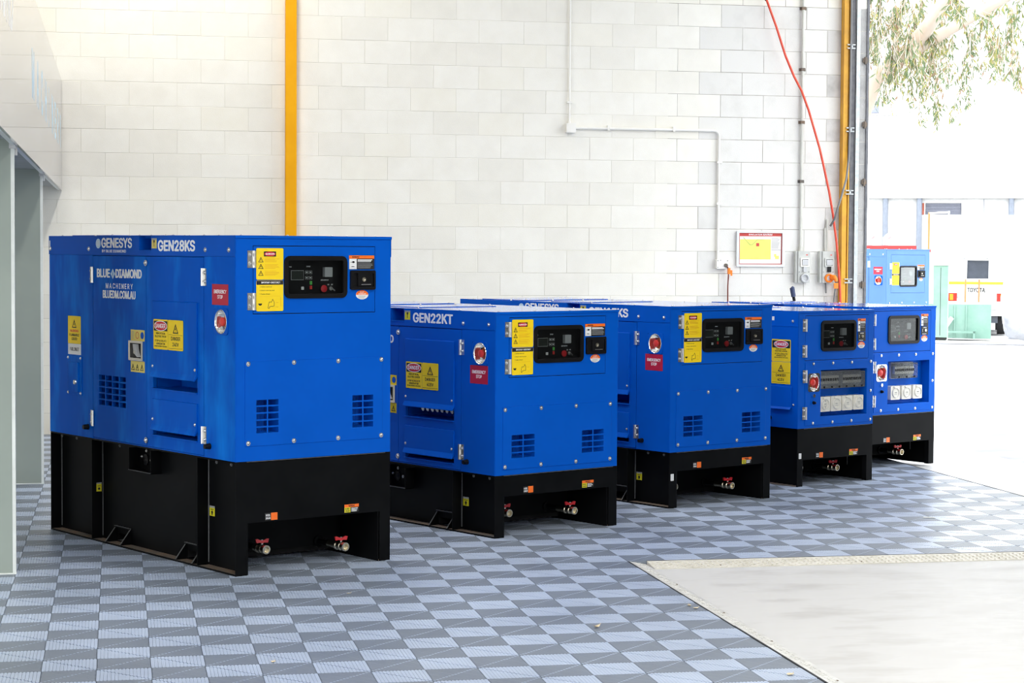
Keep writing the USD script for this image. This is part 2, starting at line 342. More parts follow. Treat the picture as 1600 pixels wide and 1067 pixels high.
obj('infill', box(-9.15, -9.0, -4.0, 8.55, -0.2, 6.16), 'plain_wall', wl); obj('infill', box(-9.15, -9.0, -18.0, -15.0, -0.2, 6.16), 'plain_wall', wl); obj('lintel', box(-9.15, -9.0, -15.0, -4.0, 4.6, 6.16), 'plain_wall', wl)
obj('ceiling', box(-9.15, 6.9, -18.0, 8.56, 6.16, 6.3), 'roof_sheet', label='pale sheet ceiling high above the workshop', kind='structure')
fac = thing('wall_right', 'front wall above the open doorway of the workshop', None, kind='structure')
obj('lintel', box(6.72, 6.9, -18.0, 8.37, 5.2, 6.16), 'plain_wall', fac)
obj('infill', box(6.72, 6.9, -6.5, 3.7, -0.02, 5.2), 'infill_glare_dark', fac)  # unseen; placed and darkened so the generator windows reflect little
obj('infill', box(6.72, 6.9, -18.0, -13.5, -0.02, 5.2), 'plain_wall', fac)
obj('wall_rear', box(-9.15, 6.9, -18.15, -18.0, -0.2, 6.16), 'plain_wall', label='plain pale rear wall of the workshop, behind the camera', kind='structure')

# unseen high-bay lamp housings, the added fill lamps included
mat('lamp_glow', (0.9, 0.9, 0.88), 0.5)
for i, (lx, ly) in enumerate(LAMPS):
    t = thing('ceiling_or_fill_lamp', 'unseen long white batten lamp under the workshop ceiling, some added as fill', 'lamp', (lx, ly, 5.73), 0, 'ceiling batten lamps')
    obj('housing', cat([box(-0.17, 0.17, -0.77, 0.77, 0.0, 0.06), box(-0.01, 0.01, -0.5, -0.48, 0.06, 0.43), box(-0.01, 0.01, 0.48, 0.5, 0.06, 0.43)]), 'lamp_glow', t)

# yellow steel column, door post, galvanised track
mat('column_yellow', (0.80, 0.365, 0.003), 0.5, spec=0.15, rgb2=(0.86, 0.41, 0.005), scale=4, bevel=0.004)
mat('post_yellow', (0.55, 0.27, 0.012), 0.45, rgb2=(0.72, 0.36, 0.012), scale=7)
mat('galvanised', (0.36, 0.39, 0.40), 0.42, metal=0.6, rgb2=(0.50, 0.53, 0.54), scale=30)
mat('dark_steel', (0.10, 0.105, 0.12), 0.5, rgb2=(0.16, 0.16, 0.17), scale=20)
t = thing('steel_column', 'bright yellow square steel column against the block wall behind the largest generator', 'column', (1.545, 8.325, 0))
r_ = sbox(-0.0475, -0.0375, 0.0475, 0.0375).buffer(-0.006).buffer(0.006)
cm = trimesh.creation.extrude_polygon(r_, 6.1, engine='earcut'); obj('shaft', cm, 'column_yellow', t)
obj('base_plate', box(-0.1, 0.1, -0.055, 0.035, -0.018, 0.012), 'column_yellow', t)
for sx in (-0.08, 0.08): obj('anchor_bolt', Face((0, 0, 0), (1, 0, 0), (0, 0, 1), Z=(0, 1, 0)).turned(sx, -0.03, 0.012, BOLT), 'zinc', t)
t = thing('door_post', 'slim yellow door post with cable clipped to it at the end of the block wall', 'post', (6.545, 8.325, 0))
obj('shaft', cat([box(-0.031, 0.012, -0.04, 0.04, -0.018, 6.1), box(0.02, 0.031, -0.045, 0.0, -0.018, 6.1), box(0.01, 0.022, -0.02, 0.03, -0.018, 6.1)]), 'post_yellow', t)
for z in (1.30, 2.10, 2.664, 3.41): obj('clip', cat([box(-0.005, 0.07, -0.058, -0.045, z - 0.018, z - 0.008), box(-0.005, 0.07, -0.058, -0.045, z + 0.014, z + 0.024), box(0.03, 0.045, -0.058, -0.045, z - 0.01, z + 0.02)]), 'galvanised', t)
t = thing('door_track', 'grey galvanised roller door track beside the yellow post', 'door track', (6.63, 8.325, 0))
obj('channel', cat([box(0.0, 0.034, -0.05, -0.044, -0.018, 6.1), box(0.028, 0.034, -0.044, 0.04, -0.018, 6.1)]), 'galvanised', t)
obj('web', box(-0.046, -0.002, -0.03, 0.04, -0.018, 6.1), 'dark_steel', t)
t = thing('jamb_strip', 'dark rusty steel strip along the outer edge of the bare block pier', 'strip', (6.768, 8.362, 0))
obj('strip', box(-0.008, 0.012, -0.006, 0.006, 0.9, 6.1), 'dark_steel', t)
for z in (1.27, 2.2, 2.72, 3.3): obj('bracket', cat([box(-0.045, 0.0, -0.012, 0.004, z - 0.02, z + 0.02), box(-0.03, -0.015, -0.02, 0.0, z - 0.035, z + 0.03)]), 'rusty_edge', t)

# conduits and electrical fittings on the wall
mat('conduit_white', (0.80, 0.79, 0.74), 0.45, rgb2=(0.84, 0.83, 0.79), scale=8)
mat('conduit_grey', (0.58, 0.58, 0.53), 0.5)
W = Face((0, WY - 0.002, 0), (1, 0, 0), (0, -1, 0))
cy = WY - 0.019
t = thing('conduit', 'white conduit running across the block wall and bending down to a junction box', 'conduit')
arc = [(5.318 + 0.052 * math.sin(a), cy, 2.59 + 0.052 * math.cos(a)) for a in np.linspace(0, math.pi / 2, 7)]
obj('pipe', tube([(4.04, cy, 2.642)] + arc + [(5.37, cy, 1.49)], 0.012, 10), 'conduit_white', t, smooth=50)
for x in (4.35, 4.95): obj('saddle', cat([W.box(x - 0.01, x + 0.01, 2.625, 2.668, 0, 0.031)]), 'conduit_white', t)
for z in (2.36, 1.99): obj('saddle', cat([W.box(5.353, 5.4, z - 0.01, z + 0.01, 0, 0.031)]), 'conduit_white', t)
t = thing('conduit', 'thin white conduit dropping from above to the square junction box on the wall', 'conduit')
obj('pipe', tube([(3.996, cy, 6.1), (3.996, cy, 2.68)], 0.009, 8), 'conduit_white', t, smooth=50); obj('saddle', W.box(3.972, 4.02, 2.86, 2.875, 0, 0.028), 'conduit_white', t)
t = thing('junction_box', 'square white junction box where the wall conduit turns sideways', 'junction box', (4.005, WY, 2.64))
F0 = Face((0, -0.002, 0), (1, 0, 0), (0, -1, 0)); obj('body', F0.rr(-0.043, 0.043, -0.043, 0.043, 0, 0.05, 0.006), 'conduit_white', t); obj('lid', F0.rr(-0.04, 0.04, -0.04, 0.04, 0.05, 0.058, 0.006), 'conduit_white', t); obj('collar', tube([(-0.009, -0.016, 0.06), (-0.009, -0.016, 0.043)], 0.014), 'conduit_white', t)
t = thing('junction_box', 'worn white socket box at the bottom of the bent conduit with orange tag', 'socket box', (5.405, WY, 1.45))
obj('body', F0.rr(-0.056, 0.056, -0.042, 0.042, 0, 0.055, 0.006), 'conduit_white', t)
for a, z in ((-0.045, 0.03), (-0.045, -0.03), (-0.02, 0.034), (0.045, 0.03)): obj('screw', F0.disc(a, z, 0.004, 0.055, 0.058, 8), 'dark_steel', t)
obj('gland', F0.turned(0.03, -0.012, 0.055, [(0, 0), (0.018, 0), (0.016, 0.014), (0, 0.016)][::1], 10), 'rusty_edge', t)
mat('flex_brown', (0.18, 0.045, 0.03), 0.5); mat('flex_grey', (0.17, 0.17, 0.17), 0.5); mat('hose_red', (0.70, 0.06, 0.03), 0.4, rgb2=(0.78, 0.10, 0.05), scale=12); mat('tag_orange', (0.95, 0.22, 0.01), 0.5)
t = thing('power_lead', 'brown power lead with orange test tag hanging from the socket box', 'cable')
obj('flex', tube([(5.44, WY - 0.07, 1.435), (5.462, WY - 0.06, 1.40), (5.463, WY - 0.03, 1.25), (5.466, WY - 0.03, 0.9), (5.468, WY - 0.03, 0.3), (5.48, WY - 0.05, -0.006), (5.9, WY - 0.08, -0.01)], 0.006), 'flex_brown', t)
obj('plug', box(5.452, 5.472, WY - 0.075, WY - 0.045, 1.36, 1.415), 'tag_orange', t); obj('tag', box(5.475, 5.492, WY - 0.07, WY - 0.066, 1.345, 1.395), 'tag_orange', t)
t = thing('conduit', 'tall greyish conduit clipped to the wall above the left switched socket', 'conduit')
obj('pipe', tube([(6.146, cy - 0.004, 6.1), (6.146, cy - 0.004, 1.56)], 0.014, 10), 'conduit_grey', t, smooth=50)
obj('coupling', tube([(6.146, cy - 0.004, 1.61), (6.146, cy - 0.004, 1.568)], 0.019, 10), 'conduit_grey', t, smooth=50)
for z in (3.75, 3.203, 2.73, 2.198): obj('saddle', cat([W.box(6.118, 6.178, z - 0.013, z + 0.013, 0, 0.006), W.box(6.13, 6.163, z - 0.013, z + 0.013, 0, 0.037)]), 'rusty_edge', t)
t = thing('conduit', 'short grey conduits entering the right switched socket from above', 'conduit')
obj('pipe', tube([(6.378, cy, 1.78), (6.382, cy, 1.573)], 0.01), 'conduit_grey', t); obj('pipe', tube([(6.398, cy, 1.86), (6.399, cy, 1.573)], 0.01), 'conduit_grey', t); obj('pipe', tube([(6.392, cy, 1.29), (6.396, cy, 1.19)], 0.006), 'flex_grey', t)

mat('isolator_body', (0.46, 0.47, 0.44), 0.45, rgb2=(0.55, 0.56, 0.53), scale=10)
def switched_socket(x, label, plug):
    t = thing('switched_socket', label, 'power outlet', (x, WY, 1.427))
    obj('back_box', F0.rr(-0.066, 0.066, -0.143, 0.143, 0, 0.06, 0.006), 'isolator_body', t)
    obj('face_plate', F0.rr(-0.044, 0.066, -0.143, 0.143, 0.06, 0.075, 0.006), 'isolator_body', t)
    obj('switch_frame', F0.rr(-0.026, 0.058, 0.002, 0.082, 0.075, 0.086, 0.006, hole=sbox(-0.012, 0.014, 0.046, 0.07)), 'socket_white' if not plug else 'isolator_body', t)
    obj('switch', F0.rr(-0.01, 0.044, 0.017, 0.066, 0.078, 0.09, 0.003), 'grey_plastic', t)
    obj('lever', F0.box(0.0, 0.03, -0.045, 0.004, 0.075, 0.095), 'grey_plastic' if not plug else 'black_plastic', t)
    obj('outlet_ring', F0.put((lambda m: (m.apply_translation((0.014, -0.1, 0.075)), m)[1])(lathe([(0.025, 0.0), (0.04, 0.0), (0.04, 0.022), (0.033, 0.026), (0.025, 0.02), (0.025, 0.0)], 18))), 'grey_plastic' if not plug else 'tag_orange', t)
    obj('outlet_face', F0.disc(0.014, -0.1, 0.026, 0.075, 0.085), 'grey_plastic', t)
    for a, z in ((-0.035, -0.045), (0.055, -0.045)): obj('screw', F0.disc(a, z, 0.004, 0.075, 0.078, 8), 'dark_steel', t)
    obj('label', F0.box(0.028, 0.044, 0.105, 0.113, 0.075, 0.076), 'red_button', t)
    if plug:
        obj('plug', tube([(0.04, -0.08, -0.095), (0.048, -0.13, -0.095), (0.06, -0.14, -0.11), (0.062, -0.14, -0.13)], [0.026, 0.024, 0.018, 0.014], 10), 'tag_orange', t, smooth=50)
    return t
switched_socket(6.153, 'grey switched socket with a round outlet below the tall wall conduit, nothing plugged in', False)
switched_socket(6.384, 'grey switched socket with an orange plug pushed into its outlet', True)
t = thing('power_lead', 'black power lead with orange tag hanging from the orange plug', 'cable')
obj('flex', tube([(6.446, WY - 0.14, 1.297), (6.445, WY - 0.13, 1.26), (6.438, WY - 0.11, 1.12), (6.43, WY - 0.1, 0.6), (6.43, WY - 0.09, -0.005), (6.1, WY - 0.2, -0.01)], 0.007), 'flex_grey', t)
obj('tag', box(6.42, 6.46, WY - 0.16, WY - 0.15, 1.235, 1.285), 'tag_orange', t)
t = thing('cable', 'red hose cable slanting down across the block wall from the door head', 'cable')
pts = [(5.70, 4.02), (5.785, 3.80), (5.87, 3.57), (5.954, 3.312), (6.033, 3.13), (6.103, 3.004), (6.17, 2.83), (6.223, 2.658), (6.275, 2.49), (6.315, 2.329), (6.37, 2.1), (6.408, 1.906), (6.45, 1.65), (6.49, 1.3), (6.505, 1.1), (6.51, 0.5), (6.51, 0.02)]
obj('sheath', tube([(x, WY - 0.06 - 0.08 * math.sin(max(0, min(1, (4.0 - z) / 3.5)) * math.pi), z) for x, z in pts], 0.0105, 8), 'hose_red', t, smooth=50)
obj('end_sleeve', tube([(5.70, WY - 0.06, 4.02), (5.783, WY - 0.068, 3.803)], 0.013, 8), 'black_plastic', t, smooth=50)
t = thing('cable', 'grey cable swinging from the yellow post across to the red hose cable', 'cable')
obj('sheath', tube([(6.57, WY - 0.1, 6.0), (6.572, WY - 0.1, 3.2), (6.570, WY - 0.1, 2.62), (6.558, WY - 0.12, 2.4), (6.53, WY - 0.14, 2.22), (6.47, WY - 0.19, 2.07), (6.43, WY - 0.2, 1.96), (6.412, WY - 0.17, 1.86), (6.40, WY - 0.10, 1.80)], 0.010, 8), 'flex_grey', t, smooth=50)

# framed evacuation diagram
mat('frame_silver', (0.62, 0.63, 0.64), 0.35, metal=0.3); mat('poster_border', (0.45, 0.06, 0.05), 0.5); mat('poster_yellow', (0.86, 0.72, 0.16), 0.5); mat('poster_red', (0.55, 0.05, 0.04), 0.5); mat('poster_paper', (0.78, 0.76, 0.74), 0.5)
t = thing('framed_poster', 'silver-framed evacuation diagram with a yellow floor plan on the block wall', 'poster', (5.771, WY, 1.587))
obj('frame', F0.rr(-0.226, 0.226, -0.16, 0.16, 0, 0.022, 0.008, hole=sbox(-0.203, -0.138, 0.203, 0.143)), 'frame_silver', t)
pb = obj('print', F0.box(-0.205, 0.205, -0.14, 0.145, 0.002, 0.008), 'poster_border', t)
obj('header', F0.box(-0.2, 0.2, 0.116, 0.142, 0.008, 0.0088), 'poster_red', pb); obj('lettering', F0.text('EVACUATION DIAGRAM', 0, 0.122, 0.014, 0.0088, w=0.22, center=True), 'print_white', pb)
obj('paper', F0.box(-0.194, 0.194, -0.132, 0.114, 0.008, 0.0086), 'poster_paper', pb); obj('floor_plan', F0.box(-0.192, 0.098, -0.094, 0.086, 0.0086, 0.0092), 'poster_yellow', pb)
mat('poster_green', (0.35, 0.55, 0.12), 0.5)
obj('route', F0.poly(unary_union([LineString([(-0.16, 0.102), (-0.1, 0.038), (-0.076, 0.038), (-0.032, 0.081)]).buffer(0.0025), sbox(-0.03, 0.079, 0.04, 0.083)]), 0.0092, 0.0098), 'poster_green', pb)
obj('muster_symbol', F0.rr(-0.04, -0.012, 0.024, 0.052, 0.0092, 0.0098, 0.002), 'poster_red', pb)
obj('legend', cat([lines(F0, 0.105, 0.1, 0.08, 9, 0.011, 0.004, 0.0086), F0.box(0.105, 0.19, -0.012, -0.007, 0.0086, 0.0094)]), 'print_grey', pb); obj('site_plan', F0.poly(Polygon([(0.13, -0.045), (0.15, -0.045), (0.15, -0.06), (0.175, -0.06), (0.175, -0.09), (0.14, -0.09), (0.14, -0.07), (0.13, -0.07)]), 0.0086, 0.0094), 'poster_yellow', pb)
t = thing('tool_handle', 'dark blue rubber grip of a lever sticking up between the generators and the wall', 'tool handle', (6.035, 8.2, 0))
mat('grip_blue', (0.03, 0.045, 0.11), 0.6)
obj('grip', tube([(-0.02, 0, 1.245), (-0.015, 0, 1.24), (0.0, 0, 1.16)], [0.017, 0.022, 0.02], 10), 'grip_blue', t, smooth=50); obj('shaft', tube([(0.0, 0, 1.16), (0.012, 0, 1.1), (0.06, 0, 0.9), (0.2, 0, 0.0)], 0.014, 8), 'black_plastic', t, smooth=50)

# ------------------------------------------------------------------ display stand at the left: upright panels under a glossy fascia
mat('panel_sage', (0.31, 0.36, 0.325), 0.5, var=0.03, scale=2, bump=0.03, bscale=80); mat('edge_white', (0.74, 0.78, 0.76), 0.45)
mat('fascia_gloss', (0.13, 0.125, 0.16), 0.05, var=0.02); mat('fascia_letter', (0.85, 0.86, 0.87), 0.3); mat('fascia_letter_blue', (0.42, 0.66, 0.82), 0.3); mat('soffit', (0.33, 0.36, 0.37), 0.6)
st = thing('display_stand', 'grey-green upright panels carrying a glossy lettered fascia along the left', 'display stand', (-0.37, 0, 0))
FX = Face((0, 0, 0), (0, 1, 0), (1, 0, 0))
fa = obj('fascia', FX.rr(-2.95, 8.362, 2.04, 2.965, -0.012, 0.0, 0.002), 'fascia_gloss', st, label='mirror-glossy fascia board with white and pale blue lettering')
obj('lettering', FX.text('BLUE DIAMOND', -2.85, 2.515, 0.34, 0.0, w=3.13, depth=0.0004), 'fascia_letter', fa); [obj('lettering', FX.text(ch, 2.3 + 0.68 * i, 2.385, 0.255, 0.0, depth=0.0004, w=0.07 if ch == 'I' else 0.30), 'fascia_letter_blue', fa) for i, ch in enumerate('MACHINERY')]
obj('soffit', box(-1.0, -0.012, -2.9, 8.36, 2.075, 2.10), 'soffit', st); obj('bottom_rail', box(-0.04, -0.012, -2.9, 8.36, 2.045, 2.075), 'edge_white', st)
for y in (-2.85, 0.88, 4.61):
    pn = obj('upright_panel', box(-1.0, -0.032, y, y + 0.03, 0.0, 2.075), 'panel_sage', st)
    obj('edge_trim', cat([box(-0.044, -0.028, y - 0.002, y + 0.032, 0.0, 2.075)]), 'edge_white', pn)
    obj('foot_strip', box(-1.0, -0.026, y - 0.004, y + 0.034, 0.0, 0.006), 'edge_white', pn)
    obj('top_bracket', cat([box(-0.05, -0.016, y + 0.03, y + 0.07, 2.0, 2.06), box(-0.05, -0.02, y - 0.03, y + 0.03, 2.03, 2.06)]), 'frame_silver', pn)

# ------------------------------------------------------------------ the generators
FF = Face((0, 0, 0), (1, 0, 0), (0, -1, 0))                # front: a from the near left corner to the right
SF = Face((0, 0, 0), (0, 1, 0), (-1, 0, 0), rd=-1)          # left side: a backwards
def TF(H): return Face((0, 0, H), (1, 0, 0), (0, 0, 1), Z=(0, 1, 0))
def shift(F, n): return Face(F.O + F.N * n, F.A, F.N, F.rd, F.Z)

def danger_sticker(g, F, n, a, z, w, h, volts, upright=False):
    """the yellow pair of shock warnings; a: the left edge as read"""
    rd = F.rd
    def half(name, a, z):
        return obj(name, F.rr(a, a + rd * w, z - h, z, n, n + 0.0008, 0.006), 'sticker_yellow', g)
    s = half('danger_sticker', a, z); c = a + rd * w / 2; k = min(w, h) / 0.151; m = n + 0.0008
    obj('header', F.box(a + rd * .006 * k, a + rd * (w - .006 * k), z - 0.058 * k, z - 0.008 * k, m, m + .0004), 'print_black', s)
    obj('oval', F.disc(c, z - 0.033 * k, 0.068 * k, m + .0004, m + .0008, 24, ry=0.026 * k), 'print_white', s)
    obj('oval', F.disc(c, z - 0.033 * k, 0.063 * k, m + .0008, m + .0012, 24, ry=0.022 * k), 'print_red', s)
    obj('lettering', F.text('DANGER', c, z - 0.043 * k, 0.021 * k, m + .0012, w=0.104 * k, center=True, depth=.0004), 'print_white', s)
    ys = [0.075, 0.09, 0.112, 0.127] if not upright else [0.072, 0.085, 0.103, 0.116]
    for t, y, ww in zip(('RISK OF FATAL', 'ELECTRIC SHOCK', 'STOP & ISOLATE', 'GENERATOR'), ys, (.095, .115, .118, .09)):
        obj('lettering', F.text(t, c, z - y * k, 0.009 * k, m, w=ww * k, center=True, depth=.0004), 'print_black', s)
    obj('lettering', F.text('BEFORE OPENING THIS DOOR', c, z - (ys[-1] + 0.011) * k, 0.0055 * k, m, w=0.125 * k, center=True, depth=.0004), 'print_black', s)
    if upright: a2, z2 = a, z - h - 0.002
    else: a2, z2 = a + rd * (w + 0.002), z
    s = half('voltage_sticker', a2, z2); c = a2 + rd * w / 2
    obj('warning_triangle', triangle_sign(F, c, z2 - 0.066 * k, 0.055 * k, m), 'print_black', s)
    obj('rule', cat([F.box(a2 + rd * .006, a2 + rd * (w - .006), z2 - 0.074 * k, z2 - 0.0725 * k, m, m + .0004), F.box(a2 + rd * .006, a2 + rd * (w - .006), z2 - h + 0.009 * k, z2 - h + 0.0105 * k, m, m + .0004)]), 'print_black', s)
    obj('lettering', F.text('DANGER', c, z2 - 0.101 * k, 0.018 * k, m, w=0.092 * k, center=True, depth=.0004), 'print_black', s)
    obj('lettering', F.text(volts, c, z2 - 0.130 * k, 0.018 * k, m, w=0.062 * k, center=True, depth=.0004), 'print_black', s)

def estop(g, F, n, a, z, w, h):
    """emergency stop: a shiny oval cup sunk in a plate, with a red mushroom button"""
    rx, ry = w * 0.40, h * 0.44
    hole = affinity.translate(affinity.scale(Point(0, 0).buffer(1, quad_segs=6), rx, ry), a, z)
    e = obj('stop_cup_plate', F.rr(a - w / 2, a + w / 2, z - h / 2, z + h / 2, n, n + 0.004, 0.016, hole=hole), 'blue_paint' if F.rd < 0 else 'chrome', g)
    prof = [(0.30, -0.035), (0.62, -0.032), (0.85, -0.02), (0.96, -0.004), (1.0, 0.004), (1.06, 0.006), (1.1, 0.003)]
    m = lathe(prof, 24); m.apply_scale((rx, ry, 1)); m.apply_translation((a, z, n)); obj('cup', F.put(m), 'chrome', e, smooth=50)
    m = lathe([(0, -0.034), (0.4, -0.034), (0.62, -0.0318)], 16); m.apply_scale((rx, ry, 1)); m.apply_translation((a, z, n)); obj('cup_bottom', F.put(m), 'amber_cup', e)
    obj('button', F.turned(a, z, n, [(0, -0.03), (0.011, -0.03), (0.011, -0.014), (0.021, -0.013), (0.023, -0.007), (0.02, 0.0), (0.012, 0.003), (0, 0.004)], 18), 'red_button', e, smooth=40)

def hinge(g, F, n, a, z0, z1, plate=0.033, barrel=0.012, plate_side=-1):
    """a leaf screwed on at one side of its barrel"""
    h = obj('hinge', cat([F.box(a, a + plate_side * plate, z0, z1, n, n + 0.003)]), 'zinc', g)
    obj('barrel', F.put(_vert_tube(a - plate_side * barrel * 0.4, z0, z1, n + 0.006, barrel * 0.55)), 'zinc', h)
    for q in (0.25, 0.75): obj('bolt', bolt(F, a + plate_side * plate * 0.55, z0 + (z1 - z0) * q, n + 0.003, 0.85), 'zinc', h)
def _vert_tube(a, z0, z1, n, r):
    m = trimesh.creation.cylinder(r, z1 - z0, sections=10)
    v = m.vertices; return trimesh.Trimesh(np.stack([a + v[:, 0], (z0 + z1) / 2 + v[:, 2], n - v[:, 1]], 1), m.faces[:, ::1], process=False)

def control_window(g, w0, w1, z0, z1, dep=0.045):
    """rubber frame, pane and the instrument panel behind it"""
    fr = obj('window_frame', FF.rr(w0, w1, z0, z1, -0.002, 0.009, 0.03, hole=sbox(w0 + .03, z0 + .03, w1 - .03, z1 - .03).buffer(0.0085, quad_segs=4)), 'black_plastic', g)
    obj('window_pane', FF.box(w0 + .012, w1 - .012, z0 + .012, z1 - .012, -0.003, -0.0005), 'pane', g)
    for b in ((w0 + .0195, w0 + .0205, z0, z1), (w1 - .0205, w1 - .0195, z0, z1)): obj('window_liner', FF.box(b[0], b[1], z0 + .02, z1 - .02, -.022, -.003), 'black_plastic', fr)
    for b in (z0 + .0195, z1 - .0205): obj('window_liner', FF.box(w0 + .02, w1 - .02, b, b + .001, -.022, -.003), 'black_plastic', fr)
    sh = 0.59 * dep - 0.004; dz = -0.006
    W_, H_ = w1 - w0, z1 - z0
    P = shift(FF, -dep); u = lambda f: w0 + f * W_ + sh; v = lambda f: z0 + f * H_ + dz
    pn = obj('control_panel', P.box(w0 - 0.039, w1 + 0.059, z0 - 0.039, z1 + 0.039, -0.005, 0), 'black_plastic', g)
    sc = obj('screen', P.box(u(.125), u(.325), v(.455), v(.69), 0, 0.002), 'print_grey', pn); obj('display', P.box(u(.132), u(.318), v(.47), v(.675), 0.002, 0.003), 'screen', pn)
    for i, (fx, fz) in enumerate(((.375, .64), (.435, .64), (.375, .51), (.435, .51))):
        x, z = u(fx), v(fz); s = 0.0085
        obj('key', P.rr(x - s, x + s, z - s, z + s, 0, 0.003, 0.002, hole=sbox(x - s + .0015, z - s + .0015, x + s - .0015, z + s - .0015)), 'print_grey', pn); obj('key_mark', P.disc(x, z, 0.0035, 0, 0.002, 8), 'print_white', pn)
    for fz in (.64, .52): obj('symbol', P.box(u(.06), u(.085), v(fz) - .005, v(fz) + .005, 0, 0.001), 'print_white', pn)
    obj('start_button', P.rr(u(.42), u(.455), v(.345), v(.435), 0, 0.005, 0.003), 'green_button', pn)
    obj('stop_button', P.rr(u(.42), u(.455), v(.235), v(.325), 0, 0.005, 0.003), 'red_button', pn)
    obj('white_button', P.rr(u(.285), u(.325), v(.225), v(.3), 0, 0.005, 0.002), 'print_white', pn)
    br = obj('breaker', P.rr(u(.63), u(.755), v(.53), v(.76), 0, 0.02, 0.003), 'grey_plastic', pn, label='small grey breaker behind the window')
    obj('panel_stop', P.turned(u(.63), v(.25), 0, [(0, 0), (0.012, 0), (0.012, 0.008), (0.018, 0.009), (0.018, 0.015), (0, 0.019)], 14), 'red_handle', pn)
    obj('key_switch', P.turned(u(.76), v(.25), 0, [(0, 0), (0.01, 0), (0.01, 0.006), (0, 0.007)], 12), 'zinc', pn); obj('key', P.put(_rotbox(u(.78), v(.24), 0.03, 0.006, -35)), 'zinc', pn)
    obj('lettering', cat([P.text('BATT CHG', u(.05), v(.755), 0.006, 0, w=.03), P.text('STOP RESET', u(.37), v(.765), 0.006, 0, w=.024), P.text('MAIN SWITCH', u(.6), v(.44), 0.006, 0, w=.045), P.text('ON', u(.71), v(.33), 0.006, 0, w=.009), P.text('OFF', u(.765), v(.33), 0.006, 0, w=.012)]), 'print_white', pn)
def _rotbox(a, z, w, h, deg):
    m = box(-w / 2, w / 2, -h / 2, h / 2, 0.006, 0.011); m.apply_transform(trimesh.transformations.rotation_matrix(math.radians(deg), (0, 0, 1))); m.apply_translation((a, z, 0)); return m

def drain_valve(g, u, z, y_tank, y_end):
    """a nickel ball valve on a stub from the tank, with a red butterfly handle"""
    V = Face((u, 0, z), (1, 0, 0), (0, -1, 0)); L = y_tank - y_end
    v = obj('drain_valve', V.turned(0, 0, -y_end, [(0, -L * 0.6), (0.017, -L * 0.6), (0.017, -0.085), (0.023, -0.083), (0.023, -0.07), (0.019, -0.066), (0.022, -0.05), (0.022, -0.036), (0.018, -0.032), (0.017, -0.022), (0.021, -0.02), (0.022, 0.0), (0.0165, 0.0), (0.015, -0.018), (0, -0.018)], 18), 'brass_nickel', g, smooth=35)
    obj('stub_pipe', V.turned(0, 0, -y_end, [(0, -L), (0.03, -L), (0.03, -L + 0.012), (0.016, -L + 0.014), (0.016, -L * 0.55), (0, -L * 0.55)], 14), 'black_steel', v)
    w = Polygon([(-0.006, -0.006), (0.006, -0.006), (0.012, -0.002), (0.038, -0.004), (0.044, 0.016), (0.03, 0.018), (0.01, 0.010), (-0.01, 0.010), (-0.03, 0.018), (-0.044, 0.016), (-0.038, -0.004), (-0.012, -0.002)])
    hb = trimesh.creation.extrude_polygon(affinity.scale(w, .78, .95, origin=(0, 0)), 0.012, engine='earcut'); hb.apply_translation((0, 0.033, -y_end - 0.049)); hb.apply_transform(trimesh.transformations.rotation_matrix(math.radians(-12), (0, 1, 0), (0, 0.03, -y_end - 0.043)))
    obj('handle', V.put(hb), 'red_handle', v)
    obj('spindle', V.put(_vert_tube(0, 0.015, 0.046, -y_end - 0.043, 0.006)), 'zinc', v)

def base_labels(g, F, la, lz, ra, rz, n=0.0):
    """the drain labels on the front of the base"""
    s = obj('drain_label', F.box(la, la + 0.07, lz, lz + 0.036, n, n + 0.0008), 'print_black', g); m = n + 0.0008
    obj('panel', F.box(la + 0.034, la + 0.07, lz, lz + 0.036, m, m + 0.0004), 'sticker_orange', s)
    obj('lettering', cat([F.text('DIESEL', la + 0.004, lz + 0.02, 0.009, m, w=0.026, depth=.0004), F.text('DRAIN', la + 0.004, lz + 0.006, 0.009, m, w=0.026, depth=.0004)]), 'print_white', s)
    s = obj('warning_label', F.box(ra, ra + 0.086, rz, rz + 0.04, n, n + 0.0008), 'print_black', g)
    obj('header', F.box(ra, ra + 0.086, rz + 0.025, rz + 0.04, m, m + .0004), 'sticker_orange', s); obj('lettering', F.text('WARNING', ra + 0.043, rz + 0.028, 0.009, m + .0004, w=0.036, center=True, depth=.0004), 'print_black', s)
    obj('panel', F.box(ra, ra + 0.036, rz, rz + 0.025, m, m + .0004), 'sticker_lime', s)
    obj('lettering', cat([F.text('BUND', ra + 0.005, rz + 0.014, 0.008, m + .0004, w=0.024, depth=.0003), F.text('DRAIN', ra + 0.005, rz + 0.003, 0.008, m + .0004, w=0.026, depth=.0003)]), 'print_black', s)
    obj('lettering', lines(F, ra + 0.041, rz + 0.021, 0.04, 3, 0.007, 0.0035, m), 'print_white', s)

